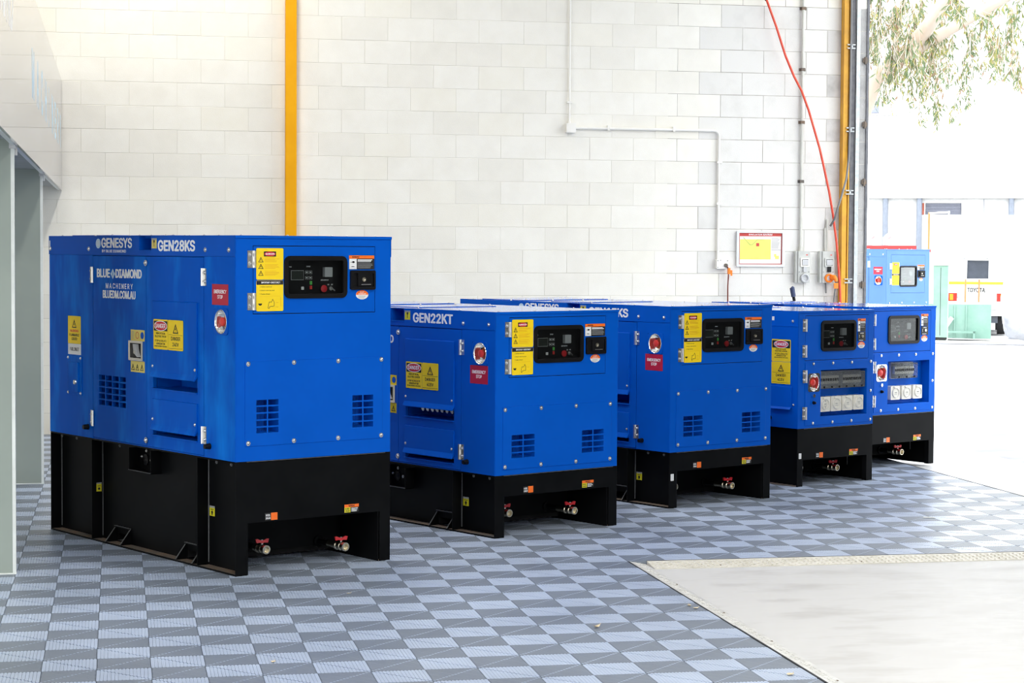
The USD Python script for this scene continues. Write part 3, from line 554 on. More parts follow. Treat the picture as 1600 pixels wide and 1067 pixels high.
def control_label(g, F, a0, a1, z0, z1, n):
    """orange-headed warning plate beside the window"""
    s = obj('warning_plate', F.box(a0, a1, z0, z1, n, n + 0.0008), 'print_black', g); m = n + 0.0008; h = z1 - z0
    obj('header', F.box(a0, a1, z1 - 0.016, z1, m, m + .0004), 'sticker_orange', s); obj('lettering', F.text('WARNING', a0 + (a1 - a0) * .12, z1 - 0.012, 0.008, m + .0004, w=(a1 - a0) * .28, depth=.0004), 'print_black', s)
    obj('pictograms', F.box(a0 + 0.001, a0 + (a1 - a0) * 0.3, z0 + 0.001, z1 - 0.017, m, m + .0004), 'sticker_white', s)
    c = a0 + (a1 - a0) * .15
    obj('symbol', cat([F.disc(c + .003, z0 + h * .52, 0.008, m + .0004, m + .0008, 8, ry=.005), F.box(c - .014, c, z0 + h * .52 - .001, z0 + h * .52 + .001, m + .0004, m + .0008), F.disc(c, z0 + h * .2, 0.011, m + .0004, m + .0008, 12, ry=.0015)]), 'print_black', s)
    obj('lettering', cat([lines(F, a0 + (a1 - a0) * .34, z1 - 0.02, (a1 - a0) * .62, 2, 0.0065, 0.004, m, .15), ]), 'print_white', s)
    obj('small_print', cat([lines(F, a0 + (a1 - a0) * .34, z1 - 0.036, (a1 - a0) * .62, 5, 0.006, 0.002, m, .25)]), 'print_grey', s)

def oval_sticker(g, F, a, z, rx, rz, n):
    s = obj('seal_sticker', F.disc(a, z, rx, n, n + .0008, 24, ry=rz), 'sticker_white', g); m = n + .0008
    half = affinity.translate(affinity.scale(Point(0, 0).buffer(1, quad_segs=6), rx, rz), a, z).intersection(sbox(a - rx, z, a + rx, z + rz))
    obj('upper_half', F.poly(half, m, m + .0004), 'sticker_orange', s)
    obj('lettering', cat([F.text('DO NOT', a, z + rz * .45, rz * .25, m + .0004, w=rx * .7, center=True, depth=.0003), F.text('OPERATE', a, z + rz * .08, rz * .25, m + .0004, w=rx * 1.2, center=True, depth=.0003)]), 'sticker_white', s)
    obj('small_print', F.put(lines(Face((0, 0, 0), (1, 0, 0), (0, 0, 1), Z=(0, 1, 0)), a - rx * .6, z - rz * .25, rx * 1.2, 3, rz * .2, rz * .07, m)), 'print_grey', s)

def yellow_plate(g, a0, a1, z0, z1, zm, n):
    """danger / daily check plate left of the window"""
    F = FF
    s = obj('danger_plate', F.rr(a0, a1, zm + 0.002, z1, n, n + .0012, 0.007), 'sticker_yellow', g); m = n + .0012; w = a1 - a0; c = (a0 + a1) / 2
    obj('header', F.box(c - w * .225, c + w * .225, z1 - 0.04, z1 - 0.016, m, m + .0004), 'print_black', s); obj('oval', F.disc(c, z1 - 0.028, w * .205, m + .0004, m + .0008, 20, ry=.0105), 'print_red', s)
    obj('lettering', F.text('DANGER', c, z1 - 0.032, 0.0085, m + .0008, w=w * .33, center=True, depth=.0003), 'print_white', s)
    H = (z1 - zm)
    for q in (.44, .65, .86):
        z = z1 - q * H; obj('warning_triangle', triangle_sign(F, a0 + w * .165, z, w * .19, m), 'print_black', s); obj('small_print', lines(F, a0 + w * .31, z + .022, w * .55, 5, 0.0048, 0.0016, m, .35), 'print_orange', s)
    s = obj('daily_check_plate', F.rr(a0, a1, z0, zm - 0.001, n, n + .0012, 0.007), 'sticker_yellow', g)
    obj('header', F.rr(a0 + .001, a1 - .001, zm - 0.022, zm - 0.002, m, m + .0004, 0.003), 'print_black', s); obj('lettering', F.text('IMPORTANT-CHECK DAILY', c + w * .03, zm - 0.0155, 0.008, m + .0004, w=w * .7, center=True, depth=.0003), 'print_white', s)
    h = zm - z0
    for i, t in enumerate(('1. Radiator water level', '2. Diesel or water trap level', '3. Engine oil level')):
        obj('lettering', F.text(t, a0 + w * .12, zm - .022 - (i + .75) * h * .115, 0.0055, m, w=w * (.45, .55, .38)[i], depth=.0003, bold=False), 'print_black', s)
    obj('rule', F.box(a0 + w * .1, a1 - w * .08, z0 + h * .475, z0 + h * .48, m, m + .0003), 'print_orange', s)
    bowl = Point(a0 + w * .14, z0 + h * .25).buffer(w * .07, quad_segs=4).intersection(sbox(a0, z0, a1, z0 + h * .25))
    pg = Polygon([(a0 + w * .42, z0 + h * .1), (a0 + w * .46, z0 + h * .3), (a0 + w * .56, z0 + h * .3), (a0 + w * .6, z0 + h * .4), (a0 + w * .66, z0 + h * .3), (a0 + w * .66, z0 + h * .16), (a0 + w * .5, z0 + h * .14), (a0 + w * .48, z0 + h * .08)])
    obj('diagram', cat([F.poly(bowl, m, m + .0003), F.poly(pg.difference(pg.buffer(-.0022)), m, m + .0003)]), 'print_black', s)
    obj('small_print', cat([lines(F, a0 + w * .73, z0 + h * .28, w * .1, 2, h * .14, .002, m), F.box(a0 + w * .9, a0 + w * .915, z0 + h * .15, z0 + h * .45, m, m + .0003)]), 'print_orange', s)

def latch(g, a0, a1, z0, z1, n):
    s = obj('latch', FF.rr(a0, a1, z0, z1, n, n + 0.012, 0.008, hole=sbox(a0 + .016, z0 + .016, a1 - .012, z1 - .014)), 'black_plastic', g)
    obj('dish', FF.box(a0 + .01, a1 - .01, z0 + .01, z1 - .01, n, n + .003), 'black_plastic', s)
    obj('paddle', FF.rr(a0 + .04, a1 - .018, z0 + .018, z1 - .014, n + .003, n + .013, .004), 'black_plastic', s); obj('lever_lip', FF.box(a0 + .06, a1 - .03, z0 + .024, z0 + .028, n + .013, n + .015), 'zinc', s)
    obj('keyhole', FF.turned((a0 + a1) / 2 + .003, (z0 + z1) / 2 + .003, n + .013, [(0, 0), (0.012, 0), (0.011, 0.004), (0.004, 0.005), (0, 0.002)], 14), 'brass_nickel', s)

def holes(a0, a1, z0, z1, nc, nr, bar):
    pa, pz = (a1 - a0 + bar) / nc, (z1 - z0 + bar) / nr
    return [(a0 + i * pa, a0 + (i + 1) * pa - bar, z0 + j * pz, z0 + (j + 1) * pz - bar) for i in range(nc) for j in range(nr)]

def fbx(a0, a1, z0, z1, d):      # cutter at the front going d deep
    return mbox(a0, a1, -0.1, d, z0, z1)
def sbx(v0, v1, z0, z1, d):
    return mbox(-0.1, d, v0, v1, z0, z1)

def roof_cap(g, H, Wd, L, skirt, pocket=None, paint='blue_paint'):
    o = 0.004
    r = mbox(-o, Wd + o, -o, L + o, H - skirt, H) - mbox(-0.001, Wd + .001, -0.001, L + .001, H - skirt - .1, H - 0.0125) - mbox(-.1, Wd + .1, -.1, 0.001, H - skirt - .1, H - 0.0125)
    if pocket: r = r - sbx(pocket[0], pocket[1], pocket[2], pocket[3], 0.03)
    rf = obj('roof', box(-o, Wd + o, -o, L + o, H - .0005, H + .001), 'roof_paint', g)
    obj('skirt', tm(r), paint, rf)
    T_ = TF(H)
    for a in np.linspace(0.06, Wd - 0.06, 4): obj('bolt', bolt(T_, a, 0.05, 0.001, .6), 'zinc', rf)
    for y in np.linspace(0.35, L - 0.1, 5):
        for a in (0.03, Wd - 0.03): obj('bolt', bolt(T_, a, y, 0.001, .6), 'zinc', rf)
    hp = obj('roof_hatch', T_.rr(0.12, Wd - 0.2, L * 0.42, L * 0.62, 0, 0.004, 0.02), 'roof_paint', g)
    for a in np.linspace(0.14, Wd - 0.22, 3):
        for y in (L * .43, L * .61): obj('bolt', bolt(T_, a, y, 0.004, .6), 'zinc', hp)
    hp = obj('roof_hatch', T_.rr(0.06, Wd - 0.08, L * 0.7, L * 0.93, 0, 0.005, 0.02), 'roof_paint', g)
    for a in np.linspace(0.09, Wd - 0.11, 4): obj('bolt', bolt(T_, a, L * .715, 0.005, .6), 'zinc', hp)
    return rf

def lifting_eye_recess(g, v0, v1, z0, z1, H):
    obj('lifting_recess', cat([SF.box(v0, v1, z0, z1, -0.075, -0.07), SF.box(v0, v1, z0, z0 + 0.006, -0.07, 0.006), SF.box(v0, v0 + 0.004, z0, z1, -0.07, 0.002), SF.box(v1 - 0.004, v1, z0, z1, -0.07, 0.002)]), 'blue_paint', g)

def skid_a(g, zs, L, Wd, label_z, p):
    """tall black base of a wide generator: ribbed sides over a floor flange, an open front with the tank set back"""
    D = 0.065; t = 0.006
    obj('tank', cat([box(D + t, Wd - D - t, 0.35, L - 0.3, 0.05, zs - 0.03)]), 'black_steel', g)
    front = mbox(0, Wd, 0, t, 0, zs) - mbox(0.062, Wd - 0.057, -1, 1, -1, p['open_top'])
    front = front + (mbox(0, Wd, 0, 0.34, zs - t, zs)) + mbox(0.057, 0.062, 0, 0.04, 0, p['open_top']) + mbox(Wd - .062, Wd - .057, 0, 0.04, 0, p['open_top'])
    obj('front_plate', tm(front), 'black_steel', g)
    for name, x0 in (('side_panel', D), ('side_panel', Wd - D - t)):
        m = mbox(x0, x0 + t, t, L - t, 0.0, zs)
        if x0 < 0.1:
            for v0, v1 in p['pockets']: m = m - mbox(-1, 0.2, v0 + .004, v1 - .004, 0.012, 0.082)
        obj(name, tm(m), 'black_steel', g)
    obj('floor_flange', box(0.0, D, t, L, 0.0, 0.007), 'rusty_edge', g); obj('floor_flange', box(Wd - D, Wd, t, L, 0.0, 0.007), 'rusty_edge', g)
    obj('flange_lip', box(-0.001, 0.0, 0.0, L, 0.0, 0.009), 'black_steel', g)
    for x0 in (0.0, Wd - D): obj('top_flange', box(x0, x0 + D, t, L, zs - 0.008, zs), 'black_steel', g)
    for v in p['ribs'] + [L - t]:
        rb = obj('rib', box(0.0, D, v, v + t, 0.0, zs), 'black_steel', g); obj('rib', box(Wd - D, Wd, v, v + t, 0.0, zs), 'black_steel', g)
        obj('weld_seam', tube([(D - .002, v - 0.002, 0.02), (D - .002, v - 0.002, zs - 0.02)], 0.0035, 6), 'weld', rb)
    for v0, v1 in p['pockets']:
        pk = obj('fork_pocket', cat([SF.put(_cheek(v0, D)), SF.put(_cheek(v1 - 0.005, D)), SF.box(v0 + .001, v1 - .001, 0.084, 0.09, -D, -D + .012)]), 'black_steel', g)
        obj('worn_edge', cat([tube([(0.0, v, 0.008), (D - .002, v, 0.088)], 0.0026, 6) for v in (v0 + .0025, v1 - .0025)] + [SF.box(v0, v1, 0.088, 0.092, -D, -D + .012)]), 'weld', pk)
        obj('tunnel', cat([box(D + t, Wd - D - t, v0, v0 + .004, .012, .082), box(D + t, Wd - D - t, v1 - .004, v1, .012, .082), box(D + t, Wd - D - t, v0, v1, .082, .086)]), 'dark_hole', pk)
    if p.get('tray'):
        v0, v1, z0, z1 = p['tray']
        tr = obj('drain_tray', cat([SF.box(v0, v0 + .005, z0, z1, -D, -.003), SF.box(v1 - .005, v1, z0, z1, -D, -.003), SF.box(v0, v1, z0, z0 + .005, -D, -.001)]), 'black_steel', g)
        obj('fitting', SF.turned((v0 + v1) / 2 + .04, (z0 + z1) / 2, -D, [(0, 0), (.03, 0), (.03, .008), (.012, .012), (0, .012)], 12), 'black_plastic', tr)
        for dv, dz in ((-.03, .0), (.01, -.006), (.07, .012), (.02, .045)): obj('bolt', bolt(SF, (v0 + v1) / 2 + .02 + dv, (z0 + z1) / 2 + dz, -D, .8), 'zinc', tr)
        obj('lip', SF.box(v0, v1, z0 + .0045, z0 + .007, -.006, 0.0), 'weld', tr)
    for v in (0.06, 0.2, 1.2, L - 0.3, L - 0.12):
        if v < L: obj('bolt', bolt(SF, v, zs - 0.016, -0.012, .8), 'weld', g)
    s = obj('lifting_label', SF.box(0.36, 0.31, label_z, label_z + .04, -D, -D + .001), 'sticker_lime', g)
    obj('header', SF.box(0.36, 0.31, label_z + .04, label_z + .05, -D, -D + .001), 'print_grey', s); obj('symbol', cat([SF.disc(.335, label_z + .018, .009, -D + .001, -D + .0015, 10), SF.box(.35, .32, label_z + .031, label_z + .034, -D + .001, -D + .0015), SF.box(.343, .327, label_z + .006, label_z + .009, -D + .001, -D + .0015)]), 'print_black', s)
    if len(p['ribs']) > 1 and p.get('rib_label'):
        v = p['ribs'][1]; R = Face((0, v, 0), (1, 0, 0), (0, -1, 0))
        s = obj('lifting_label', R.box(.026, .056, p['rib_label'], p['rib_label'] + .04, 0, .001), 'sticker_lime', g); obj('header', R.box(.026, .056, p['rib_label'] + .04, p['rib_label'] + .048, 0, .001), 'print_grey', s); obj('symbol', cat([R.disc(.041, p['rib_label'] + .015, .007, .001, .0015, 8), R.box(.033, .05, p['rib_label'] + .028, p['rib_label'] + .031, .001, .0015)]), 'print_black', s)
    drain_valve(g, *p['valve_left']); drain_valve(g, *p['valve_right'])
    base_labels(g, FF, *p['labels'])
    obj('seam_edge', FF.box(0.06, Wd - .03, zs - .0035, zs - .001, -0.001, 0.0012), 'weld', g)
def _cheek(v, D):
    p = Polygon([(0, 0), (D, 0), (D, 0.088)])                   # (depth, z) -> a plate across the side
    m = trimesh.creation.extrude_polygon(p, 0.005, engine='earcut'); w = m.vertices
    return trimesh.Trimesh(np.stack([v + w[:, 2], w[:, 1], -w[:, 0]], 1), m.faces, process=False)

def blue_diamond_logo(g, F, n, v, z, k=1.0):
    s = obj('maker_lettering', F.text('BLUE', v, z, 0.042 * k, n, w=0.145 * k, fat=.0022), 'print_white', g); obj('lettering', F.text('DIAMOND', v - F_(F) * 0.212 * k, z, 0.042 * k, n, w=0.283 * k, fat=.0022), 'print_white', s)
    def dia(cx, cz, w, h): return Polygon([(cx - w, cz), (cx, cz - h), (cx + w, cz), (cx, cz + h)])
    c = v - F_(F) * 0.180 * k; cz = z + .018 * k; ps = unary_union([dia(c + dx * k, cz + dz * k, .0125 * k, .0125 * k) for dx, dz in ((0, .0145), (0, -.0145), (.0145, 0), (-.0145, 0))])
    obj('diamond_emblem', F.poly(ps, n, n + .0006), 'logo_pale_blue', s)
    obj('lettering', F.text('MACHINERY', v - F_(F) * .1 * k, z - .058 * k, .026 * k, n, w=.3 * k, track=.45), 'print_white', s)
    obj('lettering', F.text('BLUEDM.COM.AU', v - F_(F) * .068 * k, z - .108 * k, .038 * k, n, w=.36 * k, fat=.0016), 'print_white', s)
def F_(F): return -F.rd

def generator_a(name, label, group, loc, rz, q):
    bp = q.get('paint', 'blue_paint')
    """wide generator: window and daily-check plates above a vented panel, doors down the left side"""
    Wd, L, H, zs = q['W'], q['L'], q['H'], q['zs']; c = q['c']; pz = q['pz']; wiped = q.get('side_mat', bp)
    g = thing(name, label, 'generator', loc, rz, group)
    dh = q.get('dh', 0); ct, cb = H - q['ct'], H - q['ct'] - 0.322 - dh                       # control door
    dz0, dz1 = zs + 0.006, H - 0.103
    body = mbox(0, Wd, 0, L, zs, H - 0.012)
    body = body - fbx(0.096 - .003, 0.796 + .003, cb - .003, ct + .003, 0.014)
    ct0 = ct; win = (0.267, 0.628, ct - 0.046 - 0.205 - dh * .95, ct - 0.046 - dh * .55)
    body = body - fbx(win[0] + .02, win[1] - .02, win[2] + .02, win[3] - .02, 0.05) - mbox(win[0] - .04, win[1] + .06, 0.02, 0.0505, win[2] - .04, win[3] + .04)
    for a0, a1 in q['vents']: body = body - fbx(a0, a1, q['vz'][0], q['vz'][1], 0.13)
    body = body - sbx(0.296, 1.476, dz0, dz1, 0.022)
    hz = [(z0 + q['hz'], z1 + q['hz']) for z0, z1 in ((0.857, 0.914), (0.621, 0.645))]
    for z0, z1 in hz: body = body - sbx(0.36, 0.812, z0, z1 + .01, 0.16)
    v4 = (1.107, 1.41, 0.733 + q['hz'], 0.892 + q['hz'])
    body = body - sbx(*v4, 0.16)
    ez = q['ez']
    if ez: body = body - sbx(0.06, 0.205, ez - .066, ez + .066, 0.045)
    body = body - sbx(0.826, 0.958, H - .078, H + .1, 0.08)
    obj('canopy', tm(body), bp, g)
    roof_cap(g, H, Wd, L, 0.1, (0.828, 0.956, H - .077, H - .003), bp)
    lifting_eye_recess(g, 0.828, 0.956, H - .078, H - .004, H)
    # front: control door, window, plates, latch, hinges
    dr = tm(fbx(0.096, 0.796, cb, ct, 0.012) - mbox(-1, 2, -1, -0.0005, 0, 3) - fbx(win[0] + .02, win[1] - .02, win[2] + .02, win[3] - .02, .1))
    obj('control_door', dr, bp, g, label='blue hinged control door with a black-framed window')
    obj('door_gap', cat([FF.box(.0935, .0955, cb - .0025, ct + .0025, -.013, -.004), FF.box(.7965, .7985, cb - .0025, ct + .0025, -.013, -.004), FF.box(.0935, .7985, ct + .0005, ct + .0025, -.013, -.004), FF.box(.0935, .7985, cb - .0025, cb - .0005, -.013, -.004)]), 'dark_hole', g)
    control_window(g, *win)
    ct = ct0 - dh * .5
    yellow_plate(g, 0.112, 0.263, ct - .311, ct - .009, ct - .162, 0.0006)
    control_label(g, FF, 0.642, 0.792, ct - .111, ct - .042, 0.0006)
    latch(g, 0.647, 0.794, ct - .212, ct - .116, 0.0006)
    oval_sticker(g, FF, 0.72, ct - 0.237, 0.037, 0.023, 0.0006)
    for z0 in (ct - .103, ct - .305): hinge(g, FF, 0.0005, 0.0955, z0, z0 + .082)
    # vented panel
    vp = mbox(0.05, Wd - .048, -0.0025, 0.0, pz[0], pz[1])
    for a0, a1 in q['vents']:
        for h in holes(a0, a1, q['vz'][0], q['vz'][1], 2, q['nr'], 0.008): vp = vp - fbx(h[0], h[1], h[2], h[3], 0.1)
    pn = obj('vent_panel', tm(vp), bp, g)
    for a in (0.066, 0.322, 0.578, 0.835):
        for z in q['bz']: obj('bolt', bolt(FF, a, z, 0.0025), 'zinc', pn)
    for a0, a1 in q['vents']:
        obj('baffle', cat([box(a0 + .01 * k, a0 + .01 * k + .0015, 0.08, 0.0815, q['vz'][0], q['vz'][1]) for k in range(1, 1 + int((a1 - a0) / .01))]), 'inner_blue', pn)
    # left side
    nv = 0.003
    obj('side_panel', SF.box(0.002, 0.294, zs + .001, H - .101, 0, nv) if not ez else SF.poly(sbox(0.002, zs + .001, 0.294, H - .101).difference(sbox(0.068, ez - .06, 0.198, ez + .06)), 0, nv), wiped, g)
    obj('side_panel', SF.box(1.478, L - .001, zs + .001, H - .101, 0, nv), wiped, g)
    dp = sbx(0.2985, 0.878, dz0 + .002, dz1 - .002, .018) - mbox(-1, -nv, -1, 9, 0, 9)
    for z0, z1 in hz: dp = dp - sbx(0.36, 0.812, z0, z1, .1)
    d1 = obj('side_door', tm(dp), wiped, g)
    d2p = sbx(0.882, 1.4735, dz0 + .002, dz1 - .002, .018) - mbox(-1, -nv, -1, 9, 0, 9)
    for h in holes(*v4, 4, 5, 0.008): d2p = d2p - sbx(h[0], h[1], h[2], h[3], .1)
    d2 = obj('side_door', tm(d2p), wiped, g)
    for z1, z0 in ((1.298 + q['hz'], 0.913 + q['hz']), (0.803 + q['hz'], 0.645 + q['hz'])):
        pr = Polygon([(0.0, z1), (0.006, z1 - .002), (0.009, z0 + .03), (0.020, z0 + .004), (0.020, z0), (0.016, z0), (0.0, z0 + .02)])
        m = trimesh.creation.extrude_polygon(pr, 0.456, engine='earcut'); w = m.vertices        # (n, z, a)
        hd = obj('louvre_hood', SF.put(trimesh.Trimesh(np.stack([0.357 + w[:, 2], w[:, 1], nv + w[:, 0]], 1), m.faces, process=False)), wiped, g)
        for a in (0.8, 0.37): obj('bolt', bolt(SF, a, z0 + .055, nv + .0085, .7), 'zinc', hd)
    if q.get('glands'):
        for k in range(7): obj('cable_gland', tube([(.035, .70 - .045 * k, hz[0][1] - .012), (.075, .70 - .045 * k, hz[0][1] - .004)], [.014, .011], 8), 'zinc', g)
    for z0, z1 in hz: obj('sill', SF.box(0.358, 0.814, z0 - .006, z0, 0, .012), 'blue_paint', d1)
    for v, zz, sd in ((0.318, dz1 - .14, -1), (0.318, dz0 + .06, -1)): hinge(g, SF, nv, 0.298, zz, zz + .085, plate=.027, barrel=.014, plate_side=-1)
    for zz in (dz1 - .145, dz0 + .06): hinge(g, SF, nv, 1.476, zz, zz + .085, plate=.026, barrel=.014, plate_side=1)
    for z in (dz1 - .035, dz0 + .032): obj('bolt', bolt(SF, 0.878, z, nv + .004, 1.3), 'zinc', g)
    for v in (0.24, 1.535): obj('door_stop', SF.turned(v, dz0 + .052, nv, [(0, 0), (.015, 0), (.012, .03), (0, .03)], 12), 'black_plastic', g)
    for v in (1.983, 1.518, 0.279, 0.055):
        if v < L: obj('bolt', bolt(SF, v, H - .0685, .004), 'zinc', g)
    # lock and its stickers on the rear door
    lz = 0.986 + q['hz'] + q.get('dl', 0)
    lk = obj('door_lock', SF.rr(0.9, 1.056, lz, lz + .102, nv, nv + .012, .006, hole=sbox(.92, lz + .014, 1.036, lz + .09)), 'chrome', g)
    obj('dish', SF.box(.915, 1.04, lz + .01, lz + .094, nv, nv + .003), 'black_plastic', lk); obj('handle', SF.poly(Polygon([(.935, lz + .02), (.955, lz + .02), (.99, lz + .04), (1.0, lz + .085), (.96, lz + .085), (.955, lz + .05)]), nv + .003, nv + .016), 'grey_plastic', lk); obj('keyhole', SF.turned(.98, lz + .045, nv + .012, [(0, 0), (.011, 0), (.01, .006), (0, .006)], 12), 'zinc', lk)
    sm = q.get('side_yellow', 'sticker_pale')
    s = obj('caution_sticker', SF.box(.9, 1.05, lz + .102, lz + .158, nv, nv + .0008), sm, g)
    obj('blue_disc', SF.disc(.925, lz + .13, .018, nv + .0008, nv + .0012, 16), 'blue_paint', s); obj('red_ring', SF.poly(Point(.978, lz + .13).buffer(.018).difference(Point(.978, lz + .13).buffer(.015)), nv + .0008, nv + .0012), 'print_red', s); obj('lettering', lines(SF, 1.04, lz + .15, .03, 6, .007, .002, nv + .0008), 'print_grey', s)
    s = obj('caution_sticker', SF.box(.9, 1.05, lz - .06, lz - .003, nv, nv + .0008), sm, g)
    for v in (1.025, .978, .928): obj('warning_triangle', triangle_sign(SF, v, lz - .05, .038, nv + .0008), 'print_black', s)
    danger_sticker(g, SF, nv + q['dn'], 0.788 + q.get('da', 0), q['dz'], 0.151, 0.151, q['volts'])
    if ez:
        estop(g, SF, nv, 0.13, ez, 0.13, 0.125)
        rz_ = q['rz']; s = obj('emergency_sticker', SF.rr(.063, .217, rz_, rz_ + .1, nv, nv + .0008, .002), 'sticker_red', g)
        obj('lettering', cat([SF.text('EMERGENCY', .14, rz_ + .056, .017, nv + .0008, w=.118, center=True, depth=.0004), SF.text('STOP', .14, rz_ + .031, .017, nv + .0008, w=.05, center=True, depth=.0004)]), 'print_white', s)
    # lettering on the roof skirt and doors
    k = .004
    lt = obj('model_lettering', SF.text(q['model'], q.get('mv', 0.755), H - .0745, .05, k, w=q.get('mw', .373), fat=.0024), 'print_white', g)
    if q.get('brand', True):
        lt = obj('brand_lettering', cat([SF.text('GENESYS', 1.372, H - .06, .047, k, w=.338, fat=.0018), SF.text('BY BLUE DIAMOND', 1.368, H - .086, .014, k, w=.27)]), 'print_white', g)
        obj('emblem', SF.poly(affinity.translate(affinity.scale(Point(0, 0).buffer(1, quad_segs=5), .028, .026), 1.41, H - .04), k, k + .0006), 'logo_pale_blue', lt)
        obj('emblem_letter', SF.text('G', 1.41, H - .052, .024, k + .0006, w=.022, center=True), 'sticker_white', lt)
        blue_diamond_logo(g, SF, nv, 1.427, H - q['lz'], 1.0)
    s = obj('lifting_sticker', SF.box(.821, .769, H - .064, H - .012, k, k + .0008), sm if q.get('side_mat') else 'sticker_lime', g)
    obj('header', SF.box(.821, .769, H - .022, H - .012, k + .0008, k + .001), 'print_grey', s); obj('symbol', cat([SF.box(.797, .793, H - .055, H - .03, k + .0008, k + .001), SF.disc(.795, H - .028, .008, k + .0008, k + .001, 10)]), 'print_black', s)
    if q.get('fuel'):
        obj('white_tag', SF.box(1.998, 1.985, H - .06, H - .024, k, k + .0008), 'sticker_white', g)
        s = obj('flammable_sticker', SF.rr(1.773, 1.62, 1.044, 1.194, nv, nv + .0008, .006), 'sticker_yellow', g)
        obj('warning_triangle', triangle_sign(SF, 1.696, 1.13, .052, nv + .0008), 'print_black', s); obj('lettering', SF.text('WARNING', 1.696, 1.107, .013, nv + .0008, w=.1, center=True), 'red_button', s)
        obj('lettering', cat([SF.text('FLAMMABLE', 1.696, 1.085, .013, nv + .0008, w=.115, center=True), SF.text('LIQUID', 1.696, 1.064, .013, nv + .0008, w=.066, center=True)]), 'print_black', s)
        s = obj('fuel_sticker', SF.box(1.771, 1.618, .985, 1.043, nv, nv + .0008), 'sticker_white', g); obj('lettering', SF.text('FUEL INLET', 1.694, 1.006, .017, nv + .0008, w=.105, center=True), 'print_black', s)
        fl = obj('fuel_flap', SF.rr(1.777, 1.604, .767, .979, nv, nv + .004, .004), wiped, g)
        obj('flap_door', SF.rr(1.751, 1.634, .785, .945, nv + .004, nv + .012, .008), wiped, fl); obj('flap_lock', SF.turned(1.664, .838, nv + .012, [(0, 0), (.014, 0), (.012, .008), (0, .008)], 12), 'zinc', fl)
        for v, z in ((1.765, .968), (1.615, .968), (1.765, .779), (1.615, .779)): obj('screw', bolt(SF, v, z, nv + .004, .7), 'zinc', fl)
    if not q.get('no_base'): skid_a(g, zs, L, Wd, q['label_z'], q['base'])
    else: obj('skid_base', box(0.0, Wd, 0.0, L, 0.0, zs), 'black_steel', g)
    if q.get('tag'): obj('serial_tag', FF.rr(.011, .038, .168, .21, 0, .001, .003), 'sticker_white', g)
    return g

baseA = dict(open_top=.25, ribs=[.368, 1.5], pockets=[(.425, .595), (1.182, 1.352)], tray=(.85, 1.09, .41, .53), rib_label=.258, valve_left=(.268, .086, .35, .16), valve_right=(.69, .071, .35, .095), labels=(.161, .256, .618, .259))
q1 = dict(W=.893, L=2.0, H=1.625, zs=.547, c=0, ct=.05, pz=(.619, 1.026), vents=((.112, .236), (.664, .788)), vz=(.68, .839), nr=5, bz=(1.014, .634), hz=0.0, ez=1.212, rz=1.292, dz=1.206, dn=.0095, volts='240V', model='GEN28KS', lz=.216, fuel=True, side_mat='blue_paint_wiped', label_z=.25, base=baseA)
generator_a('generator', 'largest blue generator with GEN28KS lettering on a tall black base', None, (0.631, 0.637, 0), 27.2, q1)
base2 = dict(open_top=.224, ribs=[.372, 1.5], pockets=[(.425, .595), (1.182, 1.352)], tray=(.82, 1.05, .19, .31), valve_left=(.236, .103, .35, .16), valve_right=(.665, .090, .35, .1), labels=(.2, .234, .629, .233))
q2 = dict(W=.893, L=2.0, H=1.228, zs=.34, c=0, ct=.033, pz=(.37, .711), vents=((.113, .277), (.624, .788)), vz=(.431, .556), nr=4, bz=(.697, .386), hz=-0.241, dl=-.062, ez=1.0, rz=.834, dz=.927, da=.008, dn=.0095, volts='415V', model='GEN22KT', glands=True, mv=.741, mw=.365, lz=.2, label_z=.14, base=base2, side_yellow='sticker_yellow')
generator_a('generator', 'blue generator with GEN22KT lettering, second from the display stand', None, (2.084, 1.681, 0), 28.3, q2)
q3 = dict(q2, L=2.06, glands=False, W=.886, model='GEN13KS', tag=True)
q3['base'] = dict(base2, valve_left=(.21, .103, .35, .16), valve_right=(.65, .085, .35, .1))
generator_a('generator', 'middle blue generator of the row, small white tag on its base leg', None, (3.366, 2.765, 0), 28.3, q3)

